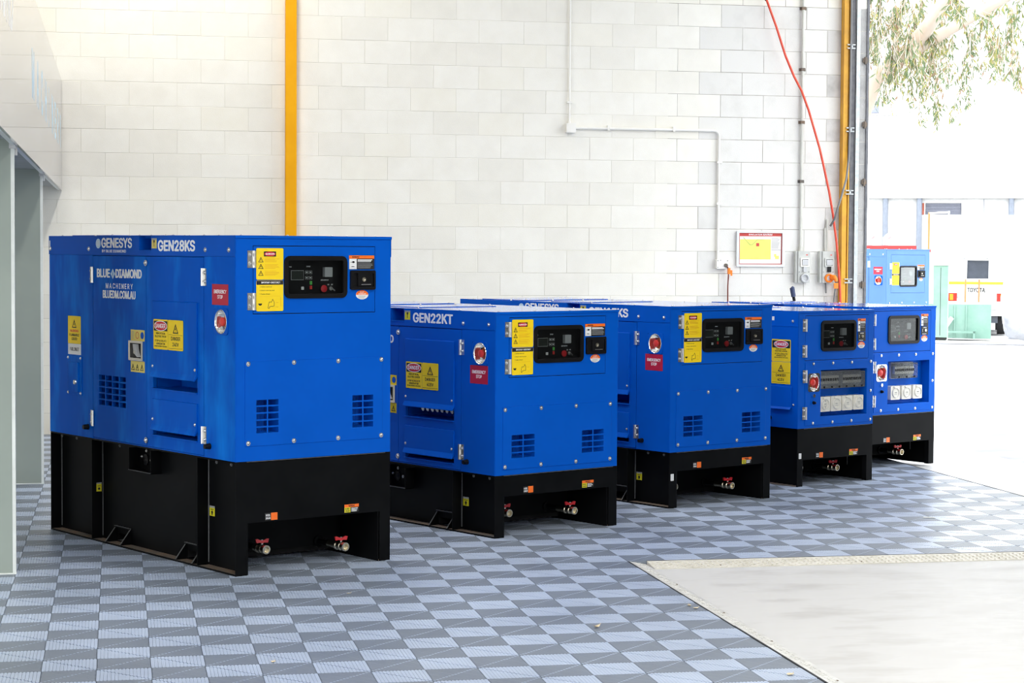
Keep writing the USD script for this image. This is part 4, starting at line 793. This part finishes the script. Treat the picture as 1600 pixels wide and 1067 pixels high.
def generator_b(name, label, loc, rz, q):
    """narrower generator: window above, socket bay below, all on the front"""
    Wd, L, H, zs = .742, 1.6, 1.17, .387
    g = thing(name, label, 'generator', loc, rz)
    ct, cb = 1.137, .842
    win = (.212, .558, .898, 1.104); bay = (.216, .675, .46, .772)
    body = mbox(0, Wd, 0, L, zs, H - .012) - fbx(.061, .687, cb - .003, ct + .003, .014) - fbx(win[0] + .02, win[1] - .02, win[2] + .02, win[3] - .02, .05) - mbox(win[0] - .04, win[1] + .06, .02, .0505, win[2] - .04, win[3] + .04) - fbx(*bay, .07) - sbx(.826, .958, H - .078, H + .1, .08)
    body = body - fbx(.09, .2, .635, .75, .045)
    obj('canopy', tm(body), 'blue_paint', g)
    roof_cap(g, H, Wd, L, .105, (.828, .956, H - .077, H - .003)); lifting_eye_recess(g, .828, .956, H - .078, H - .004, H)
    dr = tm(fbx(.064, .684, cb, ct, .012) - mbox(-1, 2, -1, -.0005, 0, 3) - fbx(win[0] + .02, win[1] - .02, win[2] + .02, win[3] - .02, .1))
    obj('control_door', dr, 'blue_paint', g, label='blue hinged control door with a black-framed window')
    obj('door_gap', cat([FF.box(.0615, .0635, cb - .0025, ct + .0025, -.013, -.004), FF.box(.6845, .6865, cb - .0025, ct + .0025, -.013, -.004), FF.box(.0615, .6865, ct + .0005, ct + .0025, -.013, -.004), FF.box(.0615, .6865, cb - .0025, cb - .0005, -.013, -.004)]), 'dark_hole', g)
    control_window(g, *win)
    control_label(g, FF, .578, .657, 1.024, 1.112, .0006)
    s = obj('lock_plate', FF.box(.58, .655, .958, 1.022, .0006, .004), 'print_black', g); obj('keyhole', FF.turned(.62, .992, .004, [(0, 0), (.012, 0), (.011, .008), (0, .008)], 14), 'brass_nickel', s); obj('lettering', cat([FF.text('OPEN', .6, 1.009, .006, .004, w=.035), lines(FF, .588, .998, .012, 2, .01, .003, .004), lines(FF, .59, .966, .05, 1, .01, .003, .004)]), 'print_white', s)
    oval_sticker(g, FF, .616, .932, .035, .023, .0006)
    for z in (1.034, .861): hinge(g, FF, .0005, .064, z, z + .083, plate=.028)
    # lower door with the socket bay
    lp = mbox(.067, .714, -.0025, 0, .405, .827) - fbx(*bay, .1) - fbx(.092, .198, .637, .748, .1)
    pn = obj('socket_door', tm(lp), 'blue_paint', g)
    for a in (.143, .333, .521, .712):
        for z in (.817, .4195): obj('bolt', bolt(FF, a, z, .0025, .9), 'zinc', pn)
    obj('bolt', bolt(FF, .712, .618, .0025, .9), 'zinc', pn)
    for z in (.692, .446): hinge(g, FF, .0028, .067, z, z + .085, plate=.028)
    estop(g, FF, .0028, .146, .692, .115, .124)
    ck = obj('cam_lock', FF.turned(.148, .603, .0025, [(0, 0), (.013, 0), (.012, .008), (0, .009)], 12), 'chrome', g); obj('lock_cap', FF.turned(.148, .556, .0025, [(0, 0), (.012, 0), (.007, .02), (0, .024)], 8), 'black_plastic', ck)
    bk = obj('socket_bay', cat([box(bay[0], bay[1], .0675, .0695, bay[2], bay[3])]), 'blue_paint', g)
    B = shift(FF, -.067); sh = .59 * .04
    for b0, b1 in q['breakers']:
        z0, z1 = .645, .755
        cv = obj('breaker_cover', B.rr(b0, b1, z0, z1, .018, .062, .008), 'clear_plastic', g, label='clear hinged cover over a row of breakers')
        obj('breaker_box', B.rr(b0 - .002, b1 + .002, z0 - .004, z1 + .004, 0, .018, .006), 'grey_plastic', g)
        n = max(4, int((b1 - b0) / .024)); w = (b1 - b0 - .03) / n
        for i in range(n):
            a = b0 + .015 + i * w
            br = obj('breaker', B.box(a, a + w * .92, z0 + .03, z1 - .025, .018, .04), 'socket_white', g); obj('toggle', B.box(a + w * .25, a + w * .65, z0 + .05, z0 + .068, .04, .05), 'print_black', br)
        for i in range(3): obj('cover_clip', B.disc(b0 + (b1 - b0) * (.15 + .35 * i), z0 + .01, .007, .062, .066, 10), 'black_plastic', g)
    for i, a in enumerate(q['sockets']):
        w = .1; sk = obj('power_socket', B.rr(a, a + w, .49, .59, 0, .058, .006), 'socket_white', g)
        obj('lid', B.turned(a + w / 2 + .002, .541, .058, [(0, .004), (.03, .004), (.033, .008), (.036, .008), (.039, .0), (0, 0)], 24), 'socket_white', sk); obj('ring', B.put((lambda m: (m.apply_translation((a + w / 2 + .002, .541, .058)), m)[1])(lathe([(.031, .0085), (.0325, .0085)], 24))), 'print_grey', sk)
        obj('lettering', cat([B.text('500V', a + w / 2, .538, .007, .0625, w=.024, center=True), B.box(a + w / 2 - .014, a + w / 2 + .014, .528, .531, .0625, .063)]), 'print_grey', sk)
        obj('catch', B.box(a + .03, a + .07, .578, .588, .058, .066), 'socket_white', sk)
        if i == 0 and q.get('dots'): obj('pin', cat([B.disc(a + w / 2, z, .004, .0625, .064, 8) for z in (.562, .521, .509)]), 'print_grey', sk)
    # left side
    nv = .003
    obj('side_panel', SF.box(.002, L - .002, zs + .001, H - .106, 0, nv), 'blue_paint', g)
    danger_sticker(g, SF, nv, .242, .978, .174, .148, '415V', upright=True)
    fl = obj('outlet_flap', SF.put(_flap(.05, .245, .513, .666, nv)), 'blue_paint', g); obj('bolt', bolt(SF, .037, .546, nv, .8), 'zinc', fl)
    obj('bolt', bolt(SF, .316, .638, nv), 'zinc', g); obj('door_stop', SF.turned(.25, .448, nv, [(0, 0), (.015, 0), (.012, .03), (0, .03)], 12), 'black_plastic', g)
    for v in (.05, .4, .75, 1.2): obj('bolt', bolt(SF, v, H - .0685, .004), 'zinc', g)
    obj('white_tag', SF.put((lambda m: m)(box(.22, .243, H - .066, H - .04, .004, .0048))), 'sticker_white', g)
    # base
    D = .02; t = .006
    obj('tank', box(D + t, Wd - D - t, .32, L - .3, .05, zs - .03), 'black_steel', g)
    fr = mbox(0, Wd, 0, t, 0, zs) - mbox(.053, Wd - .052, -1, 1, -1, .176) + mbox(0, Wd, 0, .34, zs - t, zs) + mbox(.048, .053, 0, .04, 0, .176) + mbox(Wd - .057, Wd - .052, 0, .04, 0, .176)
    obj('front_plate', tm(fr), 'black_steel', g)
    for x0 in (D, Wd - D - t): obj('side_panel', box(x0, x0 + t, t, L, 0, zs), 'black_steel', g)
    for x0 in (0, Wd - D): obj('floor_flange', box(x0, x0 + D, t, L, 0, .007), 'rusty_edge', g); obj('top_flange', box(x0, x0 + D, t, L, zs - .008, zs), 'black_steel', g)
    for v in (.8, L - t):
        for x0 in (0, Wd - D): obj('rib', box(x0, x0 + D, v, v + t, 0, zs), 'black_steel', g)
    obj('weld_seam', tube([(Wd - D - t - .003, .2, .09), (Wd - D - t - .003, .2, .33)], .003, 6), 'weld', g)
    drain_valve(g, .205, .101, .32, .16); drain_valve(g, .51, .088, .32, .105)
    base_labels(g, FF, .179, .184, .509, .184)
    if q.get('tag'): obj('serial_tag', FF.rr(.014, .039, .186, .224, 0, .001, .003), 'sticker_white', g)
    obj('seam_edge', FF.box(.06, Wd - .02, zs - .0035, zs - .001, -.001, .0012), 'weld', g)
def _flap(v0, v1, z0, z1, n):
    pr = Polygon([(n, z1), (n + .006, z1 - .002), (n + .014, z0 + .016), (n + .024, z0), (n + .018, z0), (n + .008, z0 + .012), (n, z0 + .012)])
    m = trimesh.creation.extrude_polygon(pr, v1 - v0, engine='earcut'); w = m.vertices
    return trimesh.Trimesh(np.stack([v0 + w[:, 2], w[:, 1], w[:, 0]], 1), m.faces, process=False)
generator_b('generator', 'blue generator with a row of four square white sockets on its front', (4.513, 3.715, 0), 27.3, dict(breakers=((.225, .44), (.445, .665)), sockets=(.222, .332, .444, .556), dots=True, tag=True))
generator_b('generator', 'blue generator with three square white sockets, last of the row by the doorway', (5.371, 4.670, 0), 27.3, dict(breakers=((.31, .555),), sockets=(.265, .388, .511)))

# ------------------------------------------------------------------ small litter on the floor
mat('dry_leaf', (0.62, 0.50, 0.32), 0.6, rgb2=(0.75, 0.66, 0.48), scale=40)
def leaf_mesh(l, w, curl, seed):
    r = random.Random(seed); n = 8; V = []; Fc = []
    for i in range(n + 1):
        t = i / n; hw = w * math.sin(math.pi * min(1, t * 0.96 + 0.02)) ** 0.8 + 0.0005; x = l * (t - .5); z = curl * (abs(2 * t - 1) ** 1.6) + 0.001 + .001 * r.random()
        V += [(x, -hw, z + .4 * hw), (x, 0, z), (x, hw, z + .4 * hw), (x, 0, z + .0012)]
    for i in range(n):
        a = i * 4; b = a + 4
        Fc += [(a, b, b + 1, a + 1), (a + 1, b + 1, b + 2, a + 2), (a, a + 3, b + 3, b), (a + 3, a + 2, b + 2, b + 3)]
    return Fc, V
def leaf(x, y, z, l, w, curl, rz, label, seed):
    Fc, V = leaf_mesh(l, w, curl, seed); t = thing('dry_leaf', label, 'leaf', (x, y, z), rz)
    obj('blade', (np.array(V), np.array(Fc)), 'dry_leaf', t); obj('stalk', tube([(l * .48, 0, curl + .002), (l * .7, .004, curl + .006)], .0012, 5), 'dry_leaf', t)
leaf(2.027, -.903, 0, .034, .013, .012, 20, 'small curled dry leaf alone on the tiles in the foreground', 1)
leaf(2.551, -.474, 0, .022, .009, .004, 70, 'left one of two dry leaf scraps beside the ramp edging', 2)
leaf(2.560, -.545, 0, .026, .010, .005, 10, 'right one of two dry leaf scraps beside the ramp edging', 3)
leaf(2.517, -1.923, 0, .034, .013, .003, 35, 'dry leaf by the ramp edging at the bottom of the picture', 4)
leaf(1.107, .075, 0, .02, .006, .002, 15, 'tiny dry leaf scrap on the tiles in front of the largest generator', 5)
leaf(.655, -1.379, 0, .026, .009, .002, 60, 'flat dry leaf scrap on a pale tile at the bottom of the picture', 6)
t = thing('paper_scrap', 'small white scrap lying on the tiles near the doorway', 'paper scrap', (4.78, 2.132, 0.001), -25)
obj('sheet', cat([box(-.035, .035, -.012, .012, 0, .003)]), 'sticker_white', t)

# ------------------------------------------------------------------ outside
def ground_mesh():
    xs = np.concatenate([[6.79], np.linspace(8, 110, 40)]); ys = np.concatenate([np.linspace(-40, 130, 60)]); V = []; Fc = []
    gz = lambda x, y: -0.02 - 0.8 * min(1, max(0, (math.hypot(x, y + 8.9) - 34) / 22))
    V = [(x, y, gz(x, y)) for y in ys for x in xs]; n = len(xs)
    for j in range(len(ys) - 1):
        for i in range(n - 1):
            a = j * n + i; Fc.append((a, a + 1, a + n + 1, a + n))
    return np.array(V), np.array(Fc)
obj('ground', ground_mesh(), 'outer_concrete', label='sunlit concrete yard outside the workshop', kind='structure')
obj('ground', box(-40, 6.79, 8.56, 130, -.2, -.02), 'outer_concrete', label='concrete ground behind the block wall', kind='structure')
mat('blue_glare', (0.10, 0.235, 0.58), 0.6, var=0.06, scale=2, bevel=0.003)  # generator blue lightened in colour to stand for glare and overexposure
q6 = dict(q1, paint='blue_glare', H=1.625, ct=.075, dh=.18, pz=(.6, .93), bz=(.915, .62), vz=(.64, .78), side_mat='blue_glare', fuel=False, brand=False, no_base=True, model='GEN28KS')
generator_a('generator', 'pale blue generator, lightened for outdoor glare, standing alone in the yard outside the doorway', None, (10.03, 16.0, -.02), 29, q6)
mat('machine_red', (0.55, 0.03, 0.03), 0.45); mat('tyre', (0.02, 0.02, 0.022), 0.8)
t = thing('air_compressor', 'red machine on wheels standing behind the pale generator in the yard', 'machine', (12.4, 21.6, -.03), 20)
obj('canopy', cat([box(-.85, .28, -.5, .9, .45, 1.62), box(-.6, .1, -.4, .8, 1.62, 1.70)]), 'machine_red', t); obj('lid_rim', box(-.87, .3, -.52, .92, 1.60, 1.64), 'machine_red', t)
for a in (-.45, -.1): obj('exhaust', tube([(a, .1, 1.68), (a, .1, 1.82), (a + .06, .1, 1.86)], .05, 8), 'grey_plastic', t)
for a in (-.5, .0): obj('wheel', tube([(a, -.62, .3), (a, -.42, .3)], .3, 20), 'tyre', t, smooth=40)
obj('chassis', box(-.8, .25, -.45, .85, .3, .45), 'black_steel', t)

# truck seen from behind
mat('truck_white', (0.72, 0.72, 0.71), 0.3); mat('reflective_yellow', (0.80, 0.72, 0.03), 0.4); mat('glass_dark', (0.07, 0.08, 0.10), 0.08); mat('lamp_red', (0.7, 0.03, 0.02), 0.25); mat('lamp_amber', (0.85, 0.3, 0.02), 0.25); mat('strap_orange', (0.7, 0.22, 0.08), 0.5)
t = thing('truck', 'white truck parked tail-on with a yellow stripe and dark rear window', 'truck', (24.33, 44.9, -.8), -24)
K = Face((0, 0, 0), (1, 0, 0), (0, -1, 0))
obj('body', tm(mbox(-.84, .84, 0, 3.2, .55, 2.5) - mbox(-.28, .32, -1, .1, 1.62, 2.14)), 'truck_white', t)
obj('cab', cat([box(-.8, .8, 3.2, 5.0, .5, 1.6), box(-.74, .74, 3.2, 4.3, 1.6, 2.3)]), 'truck_white', t)
obj('rear_window', box(-.28, .32, .06, .08, 1.62, 2.14), 'glass_dark', t)
obj('seat', box(-.2, -.02, .15, .3, 1.5, 1.85), 'grey_plastic', t)
obj('stripe', K.box(-.8, .76, 1.455, 1.53, 0, .008), 'reflective_yellow', t); obj('lettering', K.text('TOYOTA', -.02, 1.235, .12, .0, w=.5, center=True, depth=.008), 'print_black', t)
for a in (-.5, .62): obj('catch', K.rr(a - .05, a + .05, 1.08, 1.4, 0, .05, .03), 'grey_plastic', t)
for a in (-.36, .28): obj('grab_handle', tube([(a, -.0, 2.2), (a, -.08, 2.22), (a, -.08, 2.42), (a, 0, 2.45)], .02, 6), 'grey_plastic', t)
tl = obj('tail_lamp', K.box(-.84, -.56, .98, 1.2, 0, .06), 'lamp_red', t); obj('indicator', K.box(-.76, -.66, 1.0, 1.18, .06, .07), 'lamp_amber', tl)
tl = obj('tail_lamp', K.box(.56, .84, .98, 1.2, 0, .06), 'lamp_red', t); obj('indicator', K.box(.66, .76, 1.0, 1.18, .06, .07), 'lamp_amber', tl)
obj('bumper', box(-.84, -.34, -.12, .02, .75, .97), 'truck_white', t); obj('bumper', box(.34, .84, -.12, .02, .75, .97), 'truck_white', t)
obj('number_plate', K.box(-.2, .24, .62, .92, .02, .05), 'sticker_white', t)
obj('chassis', cat([box(-.5, .6, .1, 4.5, .35, .75), box(-.2, .3, -.05, .2, .2, .5)]), 'glass_dark', t)
for a in (-.7, .7):
    for y in (.9, 4.0): obj('wheel', tube([(a - .11, y, .36), (a + .11, y, .36)], .36, 18), 'tyre', t, smooth=40)
obj('mudflap', box(-.62, -.4, .3, .33, .15, .8), 'grey_plastic', t)
for a in (-.32, .06): obj('strap', K.box(a - .02, a + .02, .95, 1.6, 0, .02), 'strap_orange', t)
obj('aerial', tube([(-.1, 3.2, 2.4), (-.1, 3.2, 2.85)], .012, 5), 'grey_plastic', t)

mat('green_pale', (0.20, 0.36, 0.29), 0.5, rgb2=(0.26, 0.42, 0.35), scale=2)
t = thing('cabinet', 'tall pale green steel cabinet standing beside the yard generator', 'cabinet', (19.83, 37.0, -.55), -25)
obj('body', box(-.17, .17, -.2, .2, 0.05, 1.8), 'green_pale', t); obj('lid', box(-.2, .2, -.23, .23, 1.8, 1.86), 'edge_white', t); obj('plinth', box(-.16, .16, -.18, .18, 0, .06), 'tile_gap', t)
obj('door_seam', box(-.005, .005, -.204, -.2, .1, 1.75), 'tile_gap', t)
t = thing('low_tank', 'low pale green ribbed steel tank on the ground in front of the truck', 'tank', (21.7, 41.3, -.75), -25)
obj('body', box(-.9, 1.3, -.5, .5, .05, .95), 'green_pale', t)
for i in range(6): obj('rib', box(-.85 + i * .3, -.82 + i * .3, -.54, -.5, .08, .92), 'green_pale', t)
obj('step_rail', cat([box(-.2, .9, -.75, -.7, .2, .25), box(-.2, -.15, -.75, -.5, .05, .25), box(.85, .9, -.75, -.5, .05, .25)]), 'green_pale', t)
obj('cap', tube([(.1, -.6, .3), (.3, -.65, .6)], .06, 8), 'sticker_white', t)

# wrapped load at the right edge
mat('white_wrap', (0.40, 0.42, 0.46), 0.3, rgb2=(0.62, 0.63, 0.66), scale=3.5)
ic = trimesh.creation.icosphere(4); v = ic.vertices.copy()
v = np.sign(v) * np.abs(v) ** 0.55; v *= (0.55, 0.6, 0.95); nn = meshkit.fbm(v * 3.1 + 5, 3, 2) - .5; v *= (1 + .16 * nn)[:, None]
v[:, 0] += .22 * (v[:, 2] / .95) ** 2 * np.where(v[:, 2] > 0, 1, .4)
t = thing('wrapped_load', 'tall load wrapped in crumpled white plastic at the right edge of the yard', 'wrapped load', (18.35, 29.1, .62), -25)
obj('wrap', trimesh.Trimesh(v, ic.faces, process=False), 'white_wrap', t, smooth=35)
obj('skid', box(-.45, .45, -.45, .45, -.95, -.8), 'white_wrap', t)
mat('flower_pink', (0.6, 0.1, 0.4), 0.6)
t = thing('pipe_frame', 'tall thin orange-brown pole with a white top bar in the yard', 'pole', (19.75, 37.6, -.6), -20)
obj('pole', tube([(0, 0, 0), (0, 0, 3.15)], .025, 6), 'strap_orange', t); obj('top_bar', tube([(0, 0, 3.13), (.5, 0, 3.16)], .03, 6), 'edge_white', t); obj('second_pole', tube([(.48, 0, 0), (.48, 0, 3.15)], .02, 6), 'edge_white', t)

# shed across the yard, low wall, solar roof
mat('shed_white', (0.66, 0.66, 0.65), 0.6); mat('shed_trim', (0.24, 0.27, 0.33), 0.5); mat('shutter_grey', (0.20, 0.21, 0.26), 0.5); mat('brick_red', (0.42, 0.12, 0.08), 0.7)
t = thing('shed', 'long white industrial shed with grey downpipes and a shuttered window across the yard', 'building', (31.0, 62.63, -1.0), -23.4)
S0 = Face((0, 0, 0), (1, 0, 0), (0, -1, 0))
obj('wall', tm(mbox(-9, 16, 0, 12, 0, 4.65) - mbox(-.75, .58, -1, .3, 4.0, 4.44)), 'shed_white', t)
obj('gutter', box(-9.1, 16, -.25, .0, 4.62, 4.82), 'shed_white', t); obj('roof', box(-9.2, 16.2, -.1, 12.2, 4.8, 4.95), 'shed_white', t)
for a in (-2.25, -.98, 2.42, 6.0): obj('downpipe', tube([(a, -.12, 4.65), (a, -.12, 0)], .1, 8), 'shed_trim', t)
sh_ = obj('shutter', box(-.75, .58, .1, .14, 4.0, 4.44), 'shutter_grey', t)
for i in range(7): obj('slat', box(-.74, .57, .06, .1, 4.02 + i * .06, 4.06 + i * .06), 'shutter_grey', sh_)
obj('brick_strip', box(-.98, -.8, -.01, 0, 4.0, 4.44), 'brick_red', t)
for a in (.0, 1.5): obj('wall_seam', box(1.4 + a, 1.42 + a, -.01, 0, 0, 4.6), 'shed_trim', t)
t = thing('boundary_wall', 'blank white boundary wall in front of the shed', 'wall', (27.2, 55.6, -.85), -24)
obj('wall', box(0, 12, 0, .2, 0, 3.65), 'shed_white', t); obj('coping', box(-.03, 12, -.03, .23, 3.65, 3.7), 'shed_white', t)
mat('solar_blue', (0.22, 0.24, 0.34), 0.3)
t = thing('roof', 'small sloping roof with solar panels beside the block wall corner', 'roof', (14.45, 28.3, 4.22), -20)
pn = Polygon([(-1.2, 0), (.62, 0), (.15, .42), (-1.2, .42)]); m = trimesh.creation.extrude_polygon(pn, .05, engine='earcut'); m.apply_transform(trimesh.transformations.rotation_matrix(math.radians(62), (1, 0, 0)))
obj('sheeting', m, 'shed_white', t)
for i in range(5):
    for j in range(2):
        m = box(-1.1 + i * .28, -.85 + i * .28, .04 + j * .18, .19 + j * .18, .05, .07); m.apply_transform(trimesh.transformations.rotation_matrix(math.radians(62), (1, 0, 0))); obj('solar_panel', m, 'solar_blue', t)
obj('wall', box(-3.2, .1, .3, 2.0, -4.25, .02), 'shed_white', t)
# kerb and verge by the road
mat('verge', (0.50, 0.44, 0.36), 0.9, rgb2=(0.62, 0.56, 0.48), scale=3); mat('asphalt', (0.22, 0.225, 0.25), 0.8)
def strip(name, m, label, y0, y1, lift):
    V = []; 
    for k in range(13):
        ang = math.atan2(.25, 1) + 0
        x = 10 + k * 2.2
        for yy in (y0, y1):
            Y = yy - (x - 17) * .45; d = math.hypot(x, Y + 8.9); V.append((x, Y, -.02 - .8 * min(1, max(0, (d - 34) / 22)) + lift))
    n = len(V); V2 = V + [(a, b, c - .05) for a, b, c in V]; Fc = []
    for k in range(12):
        a = 2 * k; Fc += [(a, a + 2, a + 3, a + 1), (n + a, n + a + 1, n + a + 3, n + a + 2), (a, n + a, n + a + 2, a + 2), (a + 1, a + 3, n + a + 3, n + a + 1)]
    obj(name, (np.array(V2), np.array(Fc)), m, label=label, kind='structure')
strip('road', 'asphalt', 'grey asphalt road strip crossing the yard', 29.2, 31.6, .012); strip('verge', 'verge', 'dry sandy verge beyond the road strip', 34.5, 38.5, .02)

# eucalyptus: trunk, limbs, hanging sprays of leaves
mat('bark', (0.68, 0.63, 0.57), 0.8, rgb2=(0.70, 0.50, 0.36), scale=2.2, stretch=(1, 1, .4))
def leaf_mat(name, c):
    MATS[name] = usdkit.material(stage, '/World/Looks/' + name, {'oi': ('geometry', {}), 'r': ('rgb_ramp', {'ramp': [(0, tuple(np.array(c) * .7)), (1, tuple(np.array(c) * 1.3))]}), 'd': ('principled_bsdf', {'roughness': .5}), 't': ('translucent_bsdf', {}), 'x': ('mix_closure', {'fac': .5})},
        [('oi.random_per_island', 'r.fac'), ('r.color', 'd.base_color'), ('r.color', 't.color'), ('d.BSDF', 'x.closure1'), ('t.BSDF', 'x.closure2')], surface='x.closure')
leaf_mat('leaf_green', (0.32, 0.42, 0.23)); leaf_mat('leaf_olive', (0.60, 0.58, 0.2)); leaf_mat('leaf_rust', (0.60, 0.40, 0.27))
tree = thing('eucalyptus_tree', 'gum tree with pale limbs and drooping leaf sprays beyond the doorway', 'tree', (8.3, 13.6, -.02), 0)
obj('trunk', tube([(0, 0, 0), (.02, 0, 1.5), (-.05, -.0, 2.6), (-.1, -.05, 4.2), (-.2, -.1, 6.0), (-.1, -.2, 8.5)], [.26, .23, .21, .18, .14, .07], 10), 'bark', tree, smooth=50)
limbs = [[(-.05, 0, 2.5), (.41, -.12, 3.25), (.56, -.18, 3.68), (.88, -.31, 3.92), (1.42, -.54, 4.25), (2.07, -.83, 4.65), (2.8, -1.1, 5.0)], [(.88, -.31, 3.92), (1.0, -.6, 4.2), (1.2, -.9, 4.6), (1.5, -1.3, 5.1)], [(-.1, -.05, 4.4), (.3, -.3, 4.75), (1.2, -.2, 4.95), (2.4, .5, 5.1)], [(-.1, -.1, 5.2), (.5, .6, 5.4), (1.5, 1.0, 5.3)]]
for lb in limbs: obj('limb', tube(lb, np.linspace(.11, .045, len(lb)), 8), 'bark', tree, smooth=50)
rt = random.Random(11); sprays = {'leaf_green': [], 'leaf_olive': [], 'leaf_rust': []}; twigs = []
def one_leaf(p, d, l, w):
    d = np.array(d) / np.linalg.norm(d); s = np.cross(d, (rt.gauss(0, 1), rt.gauss(0, 1), rt.gauss(0, 1))); s /= np.linalg.norm(s); p = np.array(p)
    return [p, p + d * l * .45 + s * w, p + d * l, p + d * l * .45 - s * w]
def hanging(x, y, z, drop, dense, spread, mm=None):
    """a spray that hangs from (x, y, z)"""
    for tw in range(max(1, int(dense / 16))):
        a = rt.random() * 6.28; ox, oy = spread * rt.random() * math.cos(a), spread * rt.random() * math.sin(a); pts = [(x, y, z + .1)]
        L = drop * (.4 + .6 * rt.random())
        for k in range(1, 5): pts.append((x + ox * k / 4 + rt.gauss(0, .02), y + oy * k / 4 + rt.gauss(0, .02), z - L * k / 4))
        twigs.append(tube(pts, .004, 4))
        for n in range(16):
            t = rt.random(); k = min(3, int(t * 4)); f = t * 4 - k; p = np.array(pts[k]) * (1 - f) + np.array(pts[k + 1]) * f
            sprays[mm or rt.choices(['leaf_green', 'leaf_olive', 'leaf_rust'], [.62, .28, .1])[0]].append(one_leaf(p, (rt.gauss(0, .45), rt.gauss(0, .45), -1 + rt.gauss(0, .35)), rt.uniform(.07, .13), rt.uniform(.007, .012)))
SPRAYS = [(0.3, -0.87, 4.41, 0.99, 180, 0.19), (0.63, -0.52, 4.35, 0.85, 192, 0.23), (1.55, 0.93, 4.62, 0.83, 204, 0.29), (1.51, 0.24, 4.39, 0.89, 180, 0.2), (0.61, -0.97, 4.01, 0.76, 144, 0.19), (1.24, -0.13, 3.89, 0.87, 180, 0.2), (1.35, -0.03, 3.44, 0.44, 60, 0.14), (0.54, -0.73, 3.96, 0.77, 144, 0.15), (1.09, 0.9, 3.67, 0.33, 36, 0.1), (0.7, -0.95, 3.73, 0.53, 96, 0.19), (0.57, 0.0, 4.11, 0.47, 72, 0.08), (1.64, -0.03, 4.51, 0.48, 168, 0.32), (1.67, -0.33, 4.1, 0.48, 84, 0.2), (2.03, 0.02, 4.45, 0.4, 96, 0.24), (2.46, 0.32, 4.42, 0.91, 180, 0.21), (2.6, 0.98, 4.26, 0.59, 108, 0.21), (1.95, -0.94, 3.83, 0.47, 84, 0.16), (1.84, 0.31, 3.71, 0.65, 72, 0.1), (2.16, 0.33, 4.18, 0.25, 36, 0.16), (1.04, -0.5, 4.22, 0.47, 144, 0.31), (0.95, -1.42, 4.4, 0.3, 144, 0.45), (2.68, 1.0, 4.74, 0.34, 120, 0.51), (0.43, -0.24, 4.53, 0.47, 96, 0.12), (0.82, -0.35, 4.53, 0.47, 120, 0.23)]
for x, y, z, dr_, n, sp in SPRAYS: hanging(x, y, z, dr_, int(n * 1.4), sp * 1.7)
for k in range(34): hanging(rt.uniform(0.2, 2.3), rt.uniform(-1.3, 1.2), rt.uniform(3.9, 4.75), rt.uniform(.3, .7), 48, .25)
for k in range(90): hanging(rt.uniform(-2.2, 3.2), rt.uniform(-2.0, 2.2), rt.uniform(4.9, 8.0), rt.uniform(.5, 1.2), 60, .35)
for nm, lv in sprays.items():
    V = np.array(lv).reshape(-1, 3); n = len(lv); i = np.arange(n)[:, None] * 4; Fc = np.vstack([i + [0, 1, 2], i + [0, 2, 3]])
    obj('leaf_spray', (V, Fc), nm, tree, kind='stuff')
obj('twig', cat(twigs), 'bark', tree, kind='stuff')
